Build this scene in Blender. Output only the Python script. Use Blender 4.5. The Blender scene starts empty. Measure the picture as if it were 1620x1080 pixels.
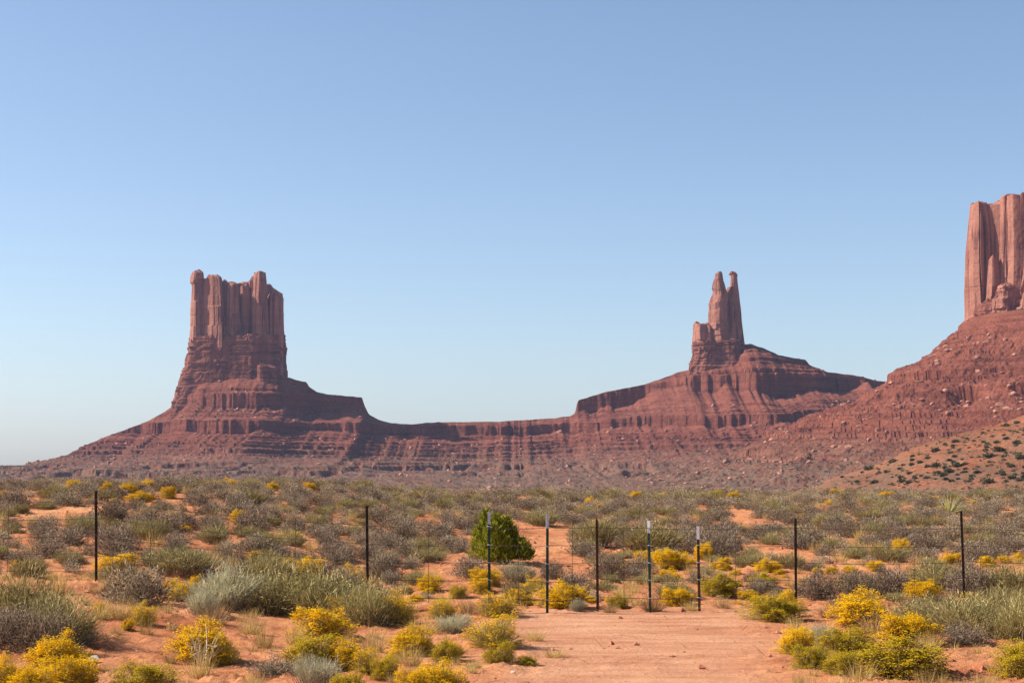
import bpy, math
import numpy as np
from mathutils import Vector, Matrix

S = bpy.context.scene
C = S.collection
R = math.radians

# ------------------------------------------------------------------ camera, sky, sun, exposure
F = 2700.0                      # focal length in pixels of the 1620 px wide photograph
HZ = 748.0                      # row of the true horizon in the photograph
PITCH = math.atan((HZ - 540) / F)
EYE = 2.0
cam_d = bpy.data.cameras.new('camera')
cam = bpy.data.objects.new('camera', cam_d)
C.objects.link(cam)
cam.location = (0, 0, EYE)
cam.rotation_euler = (math.pi / 2 + PITCH, 0, 0)
cam_d.sensor_width = 36.0
cam_d.lens = 36.0 * F / 1620.0
cam_d.clip_start = 0.5
cam_d.clip_end = 30000
S.camera = cam
S.render.resolution_x, S.render.resolution_y = 1024, 682

SUN_EL, SUN_AZ = R(38), R(5)    # azimuth: 0 = due left (-X), positive = away from the viewer (+Y)
to_sun = Vector((-math.cos(SUN_EL) * math.cos(SUN_AZ), math.cos(SUN_EL) * math.sin(SUN_AZ), math.sin(SUN_EL)))
world = bpy.data.worlds.new('World')
S.world = world
world.use_nodes = True
wt = world.node_tree
sky = wt.nodes.new('ShaderNodeTexSky')
sky.sky_type = 'NISHITA'
sky.sun_disc = False
sky.sun_elevation = SUN_EL
sky.sun_rotation = math.atan2(to_sun.x, to_sun.y)
sky.altitude = 1600
sky.air_density = 0.95
sky.dust_density = 3.8
sky.ozone_density = 1.5
bg = wt.nodes['Background']
bg.inputs['Strength'].default_value = 0.097
wt.links.new(sky.outputs[0], bg.inputs['Color'])

sun_d = bpy.data.lights.new('sun', 'SUN')
sun_d.energy = 4.9
sun_d.angle = R(0.53)
sun_d.color = (1.0, 0.94, 0.86)
sun = bpy.data.objects.new('sun', sun_d)
C.objects.link(sun)
sun.rotation_euler = to_sun.to_track_quat('Z', 'Y').to_euler()
sun.location = (-40, 0, 60)

S.view_settings.view_transform = 'Standard'
S.view_settings.look = 'None'
S.view_settings.exposure = 0.80
S.view_settings.gamma = 1.0
S.cycles.max_bounces = 6
S.cycles.diffuse_bounces = 3
S.cycles.transparent_max_bounces = 8
S.cycles.volume_bounces = 0

# ------------------------------------------------------------------ numbers: projection and noise
CP, SP = math.cos(PITCH), math.sin(PITCH)


def ray(px, py):
    cx, cy = (px - 810.0) / F, (540.0 - py) / F
    return cx, CP - cy * SP, SP + cy * CP


def at(px, py, Y):
    """World point seen at pixel (px, py) of the photograph, Y metres away."""
    a, b, c = ray(px, py)
    k = Y / b
    return a * k, Y, EYE + c * k


def zat(py, Y):
    return at(810, py, Y)[2]


def pix(x, y, z):
    dz = z - EYE
    depth = y * CP + dz * SP
    return 810 + F * x / depth, 540 - F * (dz * CP - y * SP) / depth


def _hash(ix, iy, iz, seed):
    h = (ix.astype(np.int64) * 374761393 + iy.astype(np.int64) * 668265263 + iz.astype(np.int64) * 2147483647 + seed * 1274126177) & 0xFFFFFFFF
    h = ((h ^ (h >> 13)) * 1274126177) & 0xFFFFFFFF
    h = ((h ^ (h >> 16)) * 2246822519) & 0xFFFFFFFF
    return ((h ^ (h >> 15)) & 0xFFFFFF).astype(np.float64) / 0xFFFFFF


def noise(x, y, z=0.0, seed=0):
    """Value noise in -1..1."""
    x, y, z = np.broadcast_arrays(np.asarray(x, float), np.asarray(y, float), np.asarray(z, float))
    ix, iy, iz = np.floor(x), np.floor(y), np.floor(z)
    fx, fy, fz = x - ix, y - iy, z - iz
    fx, fy, fz = [f * f * f * (f * (f * 6 - 15) + 10) for f in (fx, fy, fz)]
    out = 0
    for dx in (0, 1):
        for dy in (0, 1):
            for dz in (0, 1):
                w = (fx if dx else 1 - fx) * (fy if dy else 1 - fy) * (fz if dz else 1 - fz)
                out = out + w * _hash(ix + dx, iy + dy, iz + dz, seed)
    return out * 2 - 1


def fbm(x, y, z=0.0, seed=0, octaves=4, gain=0.5):
    a, s, t = 1.0, 0.0, 0.0
    x, y, z = np.asarray(x, float), np.asarray(y, float), np.asarray(z, float)
    for k in range(octaves):
        s = s + a * noise(x, y, z, seed + 17 * k)
        t += a
        a *= gain
        x, y, z = x * 2.03 + 11.3, y * 2.03 + 5.7, z * 2.03 + 3.1
    return s / t


def sstep(a, b, x):
    t = np.clip((np.asarray(x, float) - a) / (b - a), 0, 1)
    return t * t * (3 - 2 * t)


# ------------------------------------------------------------------ mesh and object helpers
def mesh(name, verts, quads=None, tris=None, mats=(), smooth=False, attrs=None, mat_index=None):
    """A mesh datablock straight from arrays; attrs: per-face floats; mat_index: per-face slots (quads first)."""
    me = bpy.data.meshes.new(name)
    verts = np.asarray(verts, np.float32)
    me.vertices.add(len(verts))
    me.vertices.foreach_set('co', verts.ravel())
    q = np.zeros((0, 4), np.int32) if quads is None else np.asarray(quads, np.int32)
    t = np.zeros((0, 3), np.int32) if tris is None else np.asarray(tris, np.int32)
    loops = np.concatenate([q.ravel(), t.ravel()])
    me.loops.add(len(loops))
    me.loops.foreach_set('vertex_index', loops)
    nf = len(q) + len(t)
    me.polygons.add(nf)
    starts = np.concatenate([np.arange(len(q)) * 4, len(q) * 4 + np.arange(len(t)) * 3]).astype(np.int32)
    me.polygons.foreach_set('loop_start', starts)
    me.polygons.foreach_set('use_smooth', np.full(nf, smooth))
    for m in mats:
        me.materials.append(m)
    if mat_index is not None:
        me.polygons.foreach_set('material_index', np.asarray(mat_index, np.int32))
    for k, v in (attrs or {}).items():
        v = np.asarray(v, np.float32)
        a = me.attributes.new(k, 'FLOAT', 'FACE' if len(v) == nf else 'POINT')
        a.data.foreach_set('value', v)
    me.update(calc_edges=True)
    return me


def obj(name, me, parent=None):
    o = bpy.data.objects.new(name, me)
    C.objects.link(o)
    if parent is not None:
        o.parent = parent
    return o


def tag(o, label=None, cat=None, group=None, kind=None):
    for k, v in (('label', label), ('category', cat), ('group', group), ('kind', kind)):
        if v:
            o[k] = v
    return o


def grid_quads(nr, nc, wrap=False):
    r = np.arange(nr - 1)[:, None]
    c = np.arange(nc if wrap else nc - 1)[None, :]
    c2 = (c + 1) % nc
    a = r * nc + c
    b = r * nc + c2
    return np.stack([a, b, b + nc, a + nc], -1).reshape(-1, 4)


class Soup:
    """Collects quads and triangles with a per-face random value, then makes one mesh."""

    def __init__(self):
        self.v, self.q, self.t, self.qa, self.ta, self.n, self.qm, self.tm = [], [], [], [], [], 0, [], []

    def add(self, verts, quads=None, tris=None, rq=None, rt=None, slot=0):
        self.v.append(np.asarray(verts, float))
        if quads is not None and len(quads):
            self.q.append(np.asarray(quads) + self.n)
            self.qa.append(np.broadcast_to(np.asarray(0.5 if rq is None else rq, float), (len(quads),)))
            self.qm.append(np.full(len(quads), slot))
        if tris is not None and len(tris):
            self.t.append(np.asarray(tris) + self.n)
            self.ta.append(np.broadcast_to(np.asarray(0.5 if rt is None else rt, float), (len(tris),)))
            self.tm.append(np.full(len(tris), slot))
        self.n += len(verts)

    def arrays(self):
        cat = lambda l, d: np.concatenate(l) if l else d
        return (cat(self.v, np.zeros((0, 3))), cat(self.q, np.zeros((0, 4), int)), cat(self.t, np.zeros((0, 3), int)),
                np.concatenate([cat(self.qa, np.zeros(0)), cat(self.ta, np.zeros(0))]),
                np.concatenate([cat(self.qm, np.zeros(0)), cat(self.tm, np.zeros(0))]))

    def mesh(self, name, mats, smooth=False):
        v, q, t, a, m = self.arrays()
        return mesh(name, v, q, t, mats, smooth, {'rnd': a}, m)


def unit(v):
    return v / np.maximum(np.linalg.norm(v, axis=-1, keepdims=True), 1e-9)


def blades(soup, rng, base, d, length, width, bend=0.0, segs=2, taper=0.2, r=None, slot=0, droop=0.0):
    """Thin leaves or twigs: strips from BASE along D that bend sideways and droop."""
    n = len(base)
    d = unit(np.asarray(d, float))
    length = np.broadcast_to(np.asarray(length, float), (n,))
    width = np.broadcast_to(np.asarray(width, float), (n,))
    side = unit(np.cross(d, rng.normal(size=(n, 3))))
    bv = unit(rng.normal(size=(n, 3))) * bend
    bv[:, 2] -= droop
    rows = []
    for k in range(segs + 1):
        t = k / segs
        p = base + (d * t + bv * t * t) * length[:, None]
        w = width * (1 - (1 - taper) * t)
        rows.append(np.stack([p - side * w[:, None] / 2, p + side * w[:, None] / 2], 1))
    v = np.stack(rows, 1).reshape(-1, 3)
    m = (segs + 1) * 2
    o = np.arange(n)[:, None, None] * m
    k = np.arange(segs)[None, :, None] * 2
    q = (o + k + np.array([0, 1, 3, 2])[None, None, :]).reshape(-1, 4)
    rr = rng.random(n) if r is None else np.broadcast_to(r, (n,))
    soup.add(v, q, rq=np.repeat(rr, segs), slot=slot)


OCT_V = np.array([(1, 0, 0), (-1, 0, 0), (0, 1, 0), (0, -1, 0), (0, 0, 1), (0, 0, -1)], float)
OCT_T = np.array([(0, 2, 4), (2, 1, 4), (1, 3, 4), (3, 0, 4), (2, 0, 5), (1, 2, 5), (3, 1, 5), (0, 3, 5)])


def lumps(soup, rng, pos, size, r=None, slot=0, flat=1.0):
    """Small irregular octahedra: flower heads, pebbles."""
    n = len(pos)
    v = OCT_V[None] * (0.6 + 0.8 * rng.random((n, 6, 1)))
    v = v + rng.normal(size=(n, 6, 3)) * 0.18
    v[..., 2] *= flat
    a = rng.random(n) * 6.283
    ca, sa = np.cos(a)[:, None], np.sin(a)[:, None]
    v = np.stack([v[..., 0] * ca - v[..., 1] * sa, v[..., 0] * sa + v[..., 1] * ca, v[..., 2]], -1)
    v = v * np.broadcast_to(size, (n,))[:, None, None] + pos[:, None, :]
    t = (np.arange(n)[:, None, None] * 6 + OCT_T[None]).reshape(-1, 3)
    rr = rng.random(n) if r is None else np.broadcast_to(r, (n,))
    soup.add(v.reshape(-1, 3), tris=t, rt=np.repeat(rr, 8), slot=slot)


# icosphere for rocks
def _ico():
    p = (1 + 5 ** .5) / 2
    v = np.array([(-1, p, 0), (1, p, 0), (-1, -p, 0), (1, -p, 0), (0, -1, p), (0, 1, p), (0, -1, -p), (0, 1, -p), (p, 0, -1), (p, 0, 1), (-p, 0, -1), (-p, 0, 1)], float)
    t = [(0, 11, 5), (0, 5, 1), (0, 1, 7), (0, 7, 10), (0, 10, 11), (1, 5, 9), (5, 11, 4), (11, 10, 2), (10, 7, 6), (7, 1, 8), (3, 9, 4), (3, 4, 2), (3, 2, 6), (3, 6, 8), (3, 8, 9), (4, 9, 5), (2, 4, 11), (6, 2, 10), (8, 6, 7), (9, 8, 1)]
    v = list(unit(v))
    out, mid = [], {}

    def m(a, b):
        k = (min(a, b), max(a, b))
        if k not in mid:
            w = v[a] + v[b]
            v.append(w / np.linalg.norm(w))
            mid[k] = len(v) - 1
        return mid[k]
    for a, b, c in t:
        ab, bc, ca = m(a, b), m(b, c), m(c, a)
        out += [(a, ab, ca), (b, bc, ab), (c, ca, bc), (ab, bc, ca)]
    return np.array(v), np.array(out)


ICO_V, ICO_T = _ico()


def boulder(rng, size, flat=0.7):
    """Angular block: an icosphere cut by random planes."""
    v = ICO_V * 1.0
    for _ in range(9):
        n = unit(rng.normal(size=3))
        k = rng.uniform(0.45, 0.8)
        s = v @ n
        v = v - np.maximum(s - k, 0)[:, None] * n
    v = v * rng.uniform(0.75, 1.3, 3) * np.array([1, 1, flat]) * size
    return v


# ------------------------------------------------------------------ materials
def new_mat(name, rough=0.9, spec=0.15):
    m = bpy.data.materials.new(name)
    m.use_nodes = True
    b = m.node_tree.nodes['Principled BSDF']
    b.inputs['Roughness'].default_value = rough
    b.inputs['Specular IOR Level'].default_value = spec
    return m, m.node_tree, b


def node(t, kind, **kw):
    n = t.nodes.new(kind)
    for k, v in kw.items():
        if k.startswith('i_'):
            n.inputs[k[2:].replace('_', ' ')].default_value = v
        else:
            setattr(n, k, v)
    return n


def ramp(t, src, stops):
    n = t.nodes.new('ShaderNodeValToRGB')
    el = n.color_ramp.elements
    while len(el) < len(stops):
        el.new(0.5)
    for e, (p, c) in zip(el, stops):
        e.position = p
        e.color = (*c, 1)
    t.links.new(src, n.inputs[0])
    return n.outputs[0]


def noise_tex(t, scale, detail=6, rough=0.6, stretch=None, vec=None):
    if vec is None:
        vec = t.nodes.new('ShaderNodeNewGeometry').outputs['Position']
    if stretch:
        mp = node(t, 'ShaderNodeMapping')
        mp.inputs['Scale'].default_value = stretch
        t.links.new(vec, mp.inputs[0])
        vec = mp.outputs[0]
    n = node(t, 'ShaderNodeTexNoise', i_Scale=scale, i_Detail=detail, i_Roughness=rough)
    t.links.new(vec, n.inputs['Vector'])
    return n.outputs['Fac']


def mix(t, fac, a, b, mode='MIX'):
    n = t.nodes.new('ShaderNodeMix')
    n.data_type = 'RGBA'
    n.blend_type = mode
    for s, v in ((n.inputs[0], fac), (n.inputs[6], a), (n.inputs[7], b)):
        if hasattr(v, 'is_output'):
            t.links.new(v, s)
        elif isinstance(v, tuple):
            s.default_value = (*v, 1)
        else:
            s.default_value = v
    return n.outputs[2]


def bump(t, b, height, strength, dist):
    n = node(t, 'ShaderNodeBump', i_Strength=strength, i_Distance=dist)
    t.links.new(height, n.inputs['Height'])
    t.links.new(n.outputs[0], b.inputs['Normal'])


def plant_mat(name, stops, transl=0.25, hue_var=0.35, tint=(0.5, 0.5, 0.5)):
    """Leaf or twig material: colour per blade from the 'rnd' attribute, varied per plant."""
    m, t, b = new_mat(name, 0.8, 0.1)
    at_ = node(t, 'ShaderNodeAttribute', attribute_name='rnd')
    col = ramp(t, at_.outputs['Fac'], stops)
    oi = t.nodes.new('ShaderNodeObjectInfo')
    var = ramp(t, oi.outputs['Random'], [(0, tuple(1 - hue_var * x for x in (0.6, 0.75, 0.9))), (0.5, (1, 1, 1)), (1, tuple(1 + hue_var * x for x in (0.25, 0.35, 0.1)))])
    col = mix(t, 1.0, col, var, 'MULTIPLY')
    t.links.new(col, b.inputs['Base Color'])
    tr = t.nodes.new('ShaderNodeBsdfTranslucent')
    t.links.new(col, tr.inputs[0])
    ms = node(t, 'ShaderNodeMixShader')
    ms.inputs[0].default_value = transl
    out = t.nodes['Material Output']
    t.links.new(b.outputs[0], ms.inputs[1])
    t.links.new(tr.outputs[0], ms.inputs[2])
    t.links.new(ms.outputs[0], out.inputs[0])
    return m


def plain_mat(name, col, rough=0.7, metal=0.0, var=0.3, scale=30):
    m, t, b = new_mat(name, rough, 0.3)
    n = noise_tex(t, scale)
    c = ramp(t, n, [(0.3, tuple(x * (1 - var) for x in col)), (0.7, tuple(min(1, x * (1 + var)) for x in col))])
    t.links.new(c, b.inputs['Base Color'])
    b.inputs['Metallic'].default_value = metal
    return m


M = {}


def build_materials():
    # red sand with darker crusted soil, pale on the driven track
    m, t, b = new_mat('red_sand', 0.95, 0.1)
    big = noise_tex(t, 0.35, 5, 0.6)
    mid = noise_tex(t, 2.6, 6, 0.65)
    fine = noise_tex(t, 22, 5, 0.7)
    c1 = ramp(t, big, [(0.30, (0.41, 0.130, 0.052)), (0.5, (0.53, 0.212, 0.09)), (0.7, (0.60, 0.285, 0.132))])
    c2 = ramp(t, mid, [(0.32, (0.50, 0.42, 0.40)), (0.5, (0.95, 0.95, 0.95)), (0.7, (1.1, 1.12, 1.15))])
    c = mix(t, 0.75, c1, c2, 'MULTIPLY')
    ta = node(t, 'ShaderNodeAttribute', attribute_name='track')
    trk = ramp(t, noise_tex(t, 1.3, 6, 0.65, (0.5, 1.5, 1)), [(0.33, (0.41, 0.165, 0.08)), (0.5, (0.52, 0.245, 0.13)), (0.66, (0.60, 0.315, 0.172))])
    c = mix(t, ta.outputs['Fac'], c, trk)
    c3 = ramp(t, fine, [(0.35, (0.72, 0.68, 0.66)), (0.62, (1.08, 1.08, 1.08))])
    c = mix(t, 0.8, c, c3, 'MULTIPLY')
    t.links.new(c, b.inputs['Base Color'])
    bump(t, b, noise_tex(t, 14, 8, 0.7), 0.7, 0.05)
    M['sand'] = m

    def rock(name, stops, bands, streak, bscale, bdist, scrub=0.0, speck=0.8):
        m, t, b = new_mat(name, 0.95, 0.08)
        n1 = noise_tex(t, 0.02, 6, 0.6)
        c = ramp(t, n1, stops)
        st = noise_tex(t, 0.16, 4, 0.6, (0.06, 0.06, 1.6))
        c = mix(t, bands, c, ramp(t, st, [(0.35, (0.55, 0.48, 0.50)), (0.5, (1, 1, 1)), (0.66, (1.15, 1.2, 1.2))]), 'MULTIPLY')
        if streak:
            vs = noise_tex(t, 0.22, 5, 0.6, (1, 1, 0.05))
            c = mix(t, streak, c, ramp(t, vs, [(0.36, (0.34, 0.28, 0.36)), (0.47, (0.95, 0.93, 0.93)), (0.68, (1.18, 1.2, 1.2))]), 'MULTIPLY')
        sp = noise_tex(t, 0.45, 5, 0.75)
        c = mix(t, speck, c, ramp(t, sp, [(0.36, (0.52, 0.47, 0.50)), (0.5, (1, 1, 1)), (0.66, (1.5, 1.5, 1.5))]), 'MULTIPLY')
        if scrub:
            g = node(t, 'ShaderNodeNewGeometry')
            sx = node(t, 'ShaderNodeSeparateXYZ')
            t.links.new(g.outputs['Position'], sx.inputs[0])
            mr = node(t, 'ShaderNodeMapRange')
            mr.inputs[1].default_value, mr.inputs[2].default_value = 46, -2
            t.links.new(sx.outputs['Z'], mr.inputs[0])
            cl = ramp(t, noise_tex(t, 0.06, 8, 0.8), [(0.38, (0, 0, 0)), (0.56, (1, 1, 1))])
            f = node(t, 'ShaderNodeMath', operation='MULTIPLY')
            t.links.new(cl, f.inputs[0])
            t.links.new(mr.outputs[0], f.inputs[1])
            f2 = node(t, 'ShaderNodeMath', operation='MULTIPLY')
            t.links.new(f.outputs[0], f2.inputs[0])
            f2.inputs[1].default_value = scrub
            c = mix(t, f2.outputs[0], c, (0.15, 0.115, 0.075))
        t.links.new(c, b.inputs['Base Color'])
        bump(t, b, noise_tex(t, bscale, 8, 0.7), 0.9, bdist)
        return m
    M['cliff'] = rock('cliff_sandstone', [(0.3, (0.245, 0.098, 0.064)), (0.7, (0.36, 0.162, 0.108))], 0.25, 0.85, 0.22, 2.0, 0.0, 0.3)
    M['ledge'] = rock('ledge_sandstone', [(0.3, (0.165, 0.057, 0.037)), (0.7, (0.235, 0.089, 0.058))], 0.9, 0.35, 0.3, 1.6, 0.0, 0.5)
    M['talus'] = rock('talus_slope', [(0.3, (0.140, 0.042, 0.025)), (0.7, (0.205, 0.067, 0.040))], 0.7, 0.0, 0.25, 2.4, 0.75)
    M['near_talus'] = rock('orange_slope', [(0.3, (0.22, 0.072, 0.036)), (0.7, (0.32, 0.113, 0.054))], 0.4, 0.0, 0.5, 1.4, 0.62)
    M['stone'] = plain_mat('boulder_stone', (0.34, 0.155, 0.10), 0.95, 0, 0.4, 0.5)
    M['pebble'] = plain_mat('pebble_stone', (0.36, 0.13, 0.075), 0.95, 0, 0.45, 9)
    M['pale_stone'] = plain_mat('pale_stone', (0.62, 0.58, 0.52), 0.9, 0, 0.2, 12)

    P = plant_mat
    M['sage'] = P('sagebrush_twigs', [(0, (0.045, 0.030, 0.022)), (0.35, (0.15, 0.106, 0.074)), (0.7, (0.35, 0.26, 0.178)), (1, (0.60, 0.46, 0.31))])
    M['olive'] = P('olive_stalks', [(0, (0.08, 0.055, 0.02)), (0.35, (0.22, 0.17, 0.065)), (0.75, (0.42, 0.34, 0.14)), (1, (0.64, 0.50, 0.25))])
    M['greygreen'] = P('grey_green_stalks', [(0, (0.08, 0.055, 0.022)), (0.3, (0.22, 0.175, 0.07)), (0.7, (0.44, 0.36, 0.14)), (1, (0.70, 0.56, 0.26))])
    M['silver'] = P('silver_stalks', [(0, (0.22, 0.19, 0.11)), (0.4, (0.44, 0.39, 0.24)), (1, (0.64, 0.57, 0.38))])
    M['straw'] = P('straw_blades', [(0, (0.28, 0.16, 0.06)), (0.4, (0.50, 0.335, 0.11)), (0.8, (0.63, 0.46, 0.18)), (1, (0.72, 0.57, 0.27))])
    M['rusty'] = P('rusty_blades', [(0, (0.20, 0.10, 0.05)), (0.5, (0.38, 0.22, 0.10)), (1, (0.54, 0.36, 0.17))])
    M['stem'] = P('rabbitbrush_stems', [(0, (0.20, 0.13, 0.05)), (0.35, (0.38, 0.28, 0.09)), (0.7, (0.44, 0.37, 0.07)), (1, (0.62, 0.48, 0.21))])
    M['gold'] = P('golden_flowers', [(0, (0.58, 0.32, 0.003)), (0.3, (0.88, 0.58, 0.004)), (0.8, (0.95, 0.66, 0.005)), (1, (0.97, 0.74, 0.03))], 0.4, 0.12)
    M['lime'] = P('greenish_flowers', [(0, (0.34, 0.22, 0.008)), (0.4, (0.54, 0.385, 0.010)), (0.8, (0.68, 0.49, 0.012)), (1, (0.80, 0.57, 0.04))], 0.3, 0.18)
    M['wood'] = P('dead_wood', [(0, (0.16, 0.12, 0.09)), (1, (0.34, 0.28, 0.21))], 0.0, 0.2)
    M['pale_wood'] = P('bleached_wood', [(0, (0.45, 0.36, 0.22)), (1, (0.66, 0.55, 0.38))], 0.0, 0.1)
    M['juniper'] = P('juniper_foliage', [(0, (0.06, 0.068, 0.008)), (0.4, (0.20, 0.21, 0.016)), (1, (0.46, 0.42, 0.04))], 0.25, 0.1)
    M['far_juniper'] = P('far_juniper_foliage', [(0, (0.09, 0.078, 0.045)), (0.5, (0.15, 0.13, 0.078)), (1, (0.23, 0.195, 0.12))], 0.1, 0.3)
    M['yucca'] = P('yucca_blades', [(0, (0.25, 0.24, 0.09)), (1, (0.46, 0.42, 0.18))], 0.15, 0.1)

    M['post_green'] = plain_mat('green_post_paint', (0.012, 0.042, 0.030), 0.55, 0, 0.4, 14)
    M['post_dark'] = plain_mat('weathered_dark_post', (0.030, 0.018, 0.012), 0.75, 0.2, 0.5, 14)
    M['post_rust'] = plain_mat('rusty_post', (0.070, 0.030, 0.016), 0.85, 0.2, 0.5, 14)
    M['tip_white'] = plain_mat('white_post_paint', (0.74, 0.74, 0.76), 0.5, 0, 0.08, 14)
    M['tip_grey'] = plain_mat('grey_white_post_paint', (0.47, 0.48, 0.52), 0.5, 0, 0.15, 14)
    M['wire'] = plain_mat('weathered_wire', (0.09, 0.075, 0.07), 0.6, 0.5, 0.4, 20)
    M['clip'] = plain_mat('galvanised_clip', (0.42, 0.42, 0.44), 0.5, 0.6, 0.2, 20)


build_materials()


# ------------------------------------------------------------------ the ground
def smooth_ground(x, y):
    """Ground height without the small clods; every plant and post stands on this."""
    x = np.asarray(x, float)
    y = np.asarray(y, float)
    sx = x / np.maximum(np.abs(y), 12.0)                       # direction, so that the crest can follow the photograph
    left = 0.36 * sstep(-1.5, -6.5, x) * sstep(10, 23, y)
    w = sstep(-0.26, 0.08, sx)
    yc = 44 + 24 * w
    hc = 1.40 - 0.28 * w + 0.12 * noise(sx * 14, 0.5, seed=3) - left * 0.6
    t = np.clip((y - 26.5) / (yc - 26.5), 0, 1)
    hill = hc * (1 - (1 - t) ** 1.45)
    z = left + hill
    over = np.clip((y - yc) / (230 - yc), 0, 1)
    z = z * (1 - sstep(0, 1, over)) - 14.5 * sstep(0, 0.9, over)
    und = fbm(x / 7.0, y / 9.0, seed=5, octaves=3) * 0.13 * sstep(12, 30, y) * (1 - sstep(75, 140, y))
    return z + und * (1 - track_mask(x, y) * 0.85)


def track_mask(x, y):
    """Where the pale driven clearing lies: from the lower edge up to the fence."""
    x = np.asarray(x, float)
    y = np.asarray(y, float)
    wob = noise(x * 0.7, y * 0.5, seed=8) * 0.5 + noise(x * 2.1, y * 1.7, seed=9) * 0.2
    lft = 0.15 - 0.02 * (25 - y) + wob * 0.6
    rgt = 3.6 - 0.12 * (25 - y) + wob * 0.7
    m = sstep(lft - 0.7, lft + 0.5, x) * (1 - sstep(rgt - 0.7, rgt + 0.5, x))
    return m * (1 - sstep(24.4, 26.3, y + wob))


def clods(x, y):
    n1 = fbm(x * 1.6, y * 1.6, seed=21, octaves=3)
    n2 = fbm(x * 6.0, y * 6.0, seed=22, octaves=3)
    k = sstep(-0.1, 0.35, n1)
    tr = track_mask(x, y)
    n3 = np.abs(fbm(x * 11.0, y * 11.0, seed=23, octaves=2))
    return (n2 * 0.05 * (0.35 + 0.9 * k) + (n3 - 0.2) * 0.05 * k + n1 * 0.025) * (1 - 0.75 * tr)


def build_ground():
    ys = [-9000, -3000, -1000, -300, -100, -40, -15, 0, 5, 8]
    y = 9.0
    while y < 118:
        ys.append(y)
        y *= 1.0042
    while y < 9000:
        ys.append(y)
        y *= 1.07
    ys.append(9000)
    ys = np.array(ys)
    u = np.linspace(-1, 1, 460)
    k = np.linspace(0, 1, 22)[1:]
    Y = ys[:, None]
    wedge = 1.5 + 0.37 * np.clip(Y, 8, 130)
    inner = wedge * u[None, :]
    outer = wedge + (9000 - wedge) * k[None, :] ** 3.5
    X = np.concatenate([-outer[:, ::-1], inner, outer], 1)
    Yg = np.broadcast_to(Y, X.shape)
    Z = smooth_ground(X, Yg)
    near = (Yg > 8) & (Yg < 118) & (np.abs(X) < wedge * 1.05)
    Z = Z + np.where(near, clods(X, Yg), 0)
    v = np.stack([X, Yg, Z], -1).reshape(-1, 3)
    tr = track_mask(X, Yg).ravel()
    me = mesh('ground', v, grid_quads(*X.shape), mats=[M['sand']], smooth=True, attrs={'track': tr})
    tag(obj('ground', me), kind='structure')


build_ground()


def gz(x, y):
    return float(smooth_ground(x, y))


def on_ground(px, py):
    """Where the ray through a pixel first meets the ground."""
    a, b, c = ray(px, py)
    Y = np.exp(np.linspace(math.log(9), math.log(95), 1500))
    k = Y / b
    zz = EYE + c * k
    g = smooth_ground(a * k, Y)
    hit = np.nonzero(zz <= g)[0]
    i = hit[0] if len(hit) else len(Y) - 1
    return float(a * k[i]), float(Y[i])


# ------------------------------------------------------------------ far hills
def strata(raw, levels, along, seed):
    """Turn a smooth slope into benches and cliffs: each level is (lip height, drop, patchiness); ALONG runs along the slope.
    Returns the stepped height and how far each point is undercut."""
    z = raw.copy()
    under = np.zeros_like(raw)
    for i, (lip, drop, patch) in enumerate(levels):
        w = 0.06 * drop
        e = 2.1 * drop
        thick = float(np.mean(drop)) > 5.5
        n = fbm(along / (75.0 if thick else 150.0), 0.5, seed=seed + 31 * i, octaves=2)
        n2 = noise(along / 17.0, 0.5, seed=seed + 7 + 31 * i)
        n3 = noise(along / 5.0, 0.5, seed=seed + 9 + 31 * i)
        amt = np.clip(1.0 - patch * 0.75 + patch * (2.0 * n + (0.9 if thick else 0.3) * n2 + (0.35 if thick else 0.2) * n3 + 0.3), 0, 1.2)
        lipz = lip + 0.04 * drop * n3
        tri = np.where(raw > lipz - w, np.clip((lipz - raw) / w, 0, 1), np.clip((raw - (lipz - e)) / (e - w), 0, 1))
        z = z - (drop - w) * tri * amt
        under = under + np.where(raw > lipz - e * 0.35, tri, 0) * np.minimum(amt, 1) * drop * 0.10
    return z, under


def px_x(px, D):
    return at(px, 700, D)[0]


D_A = 2500.0


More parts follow.
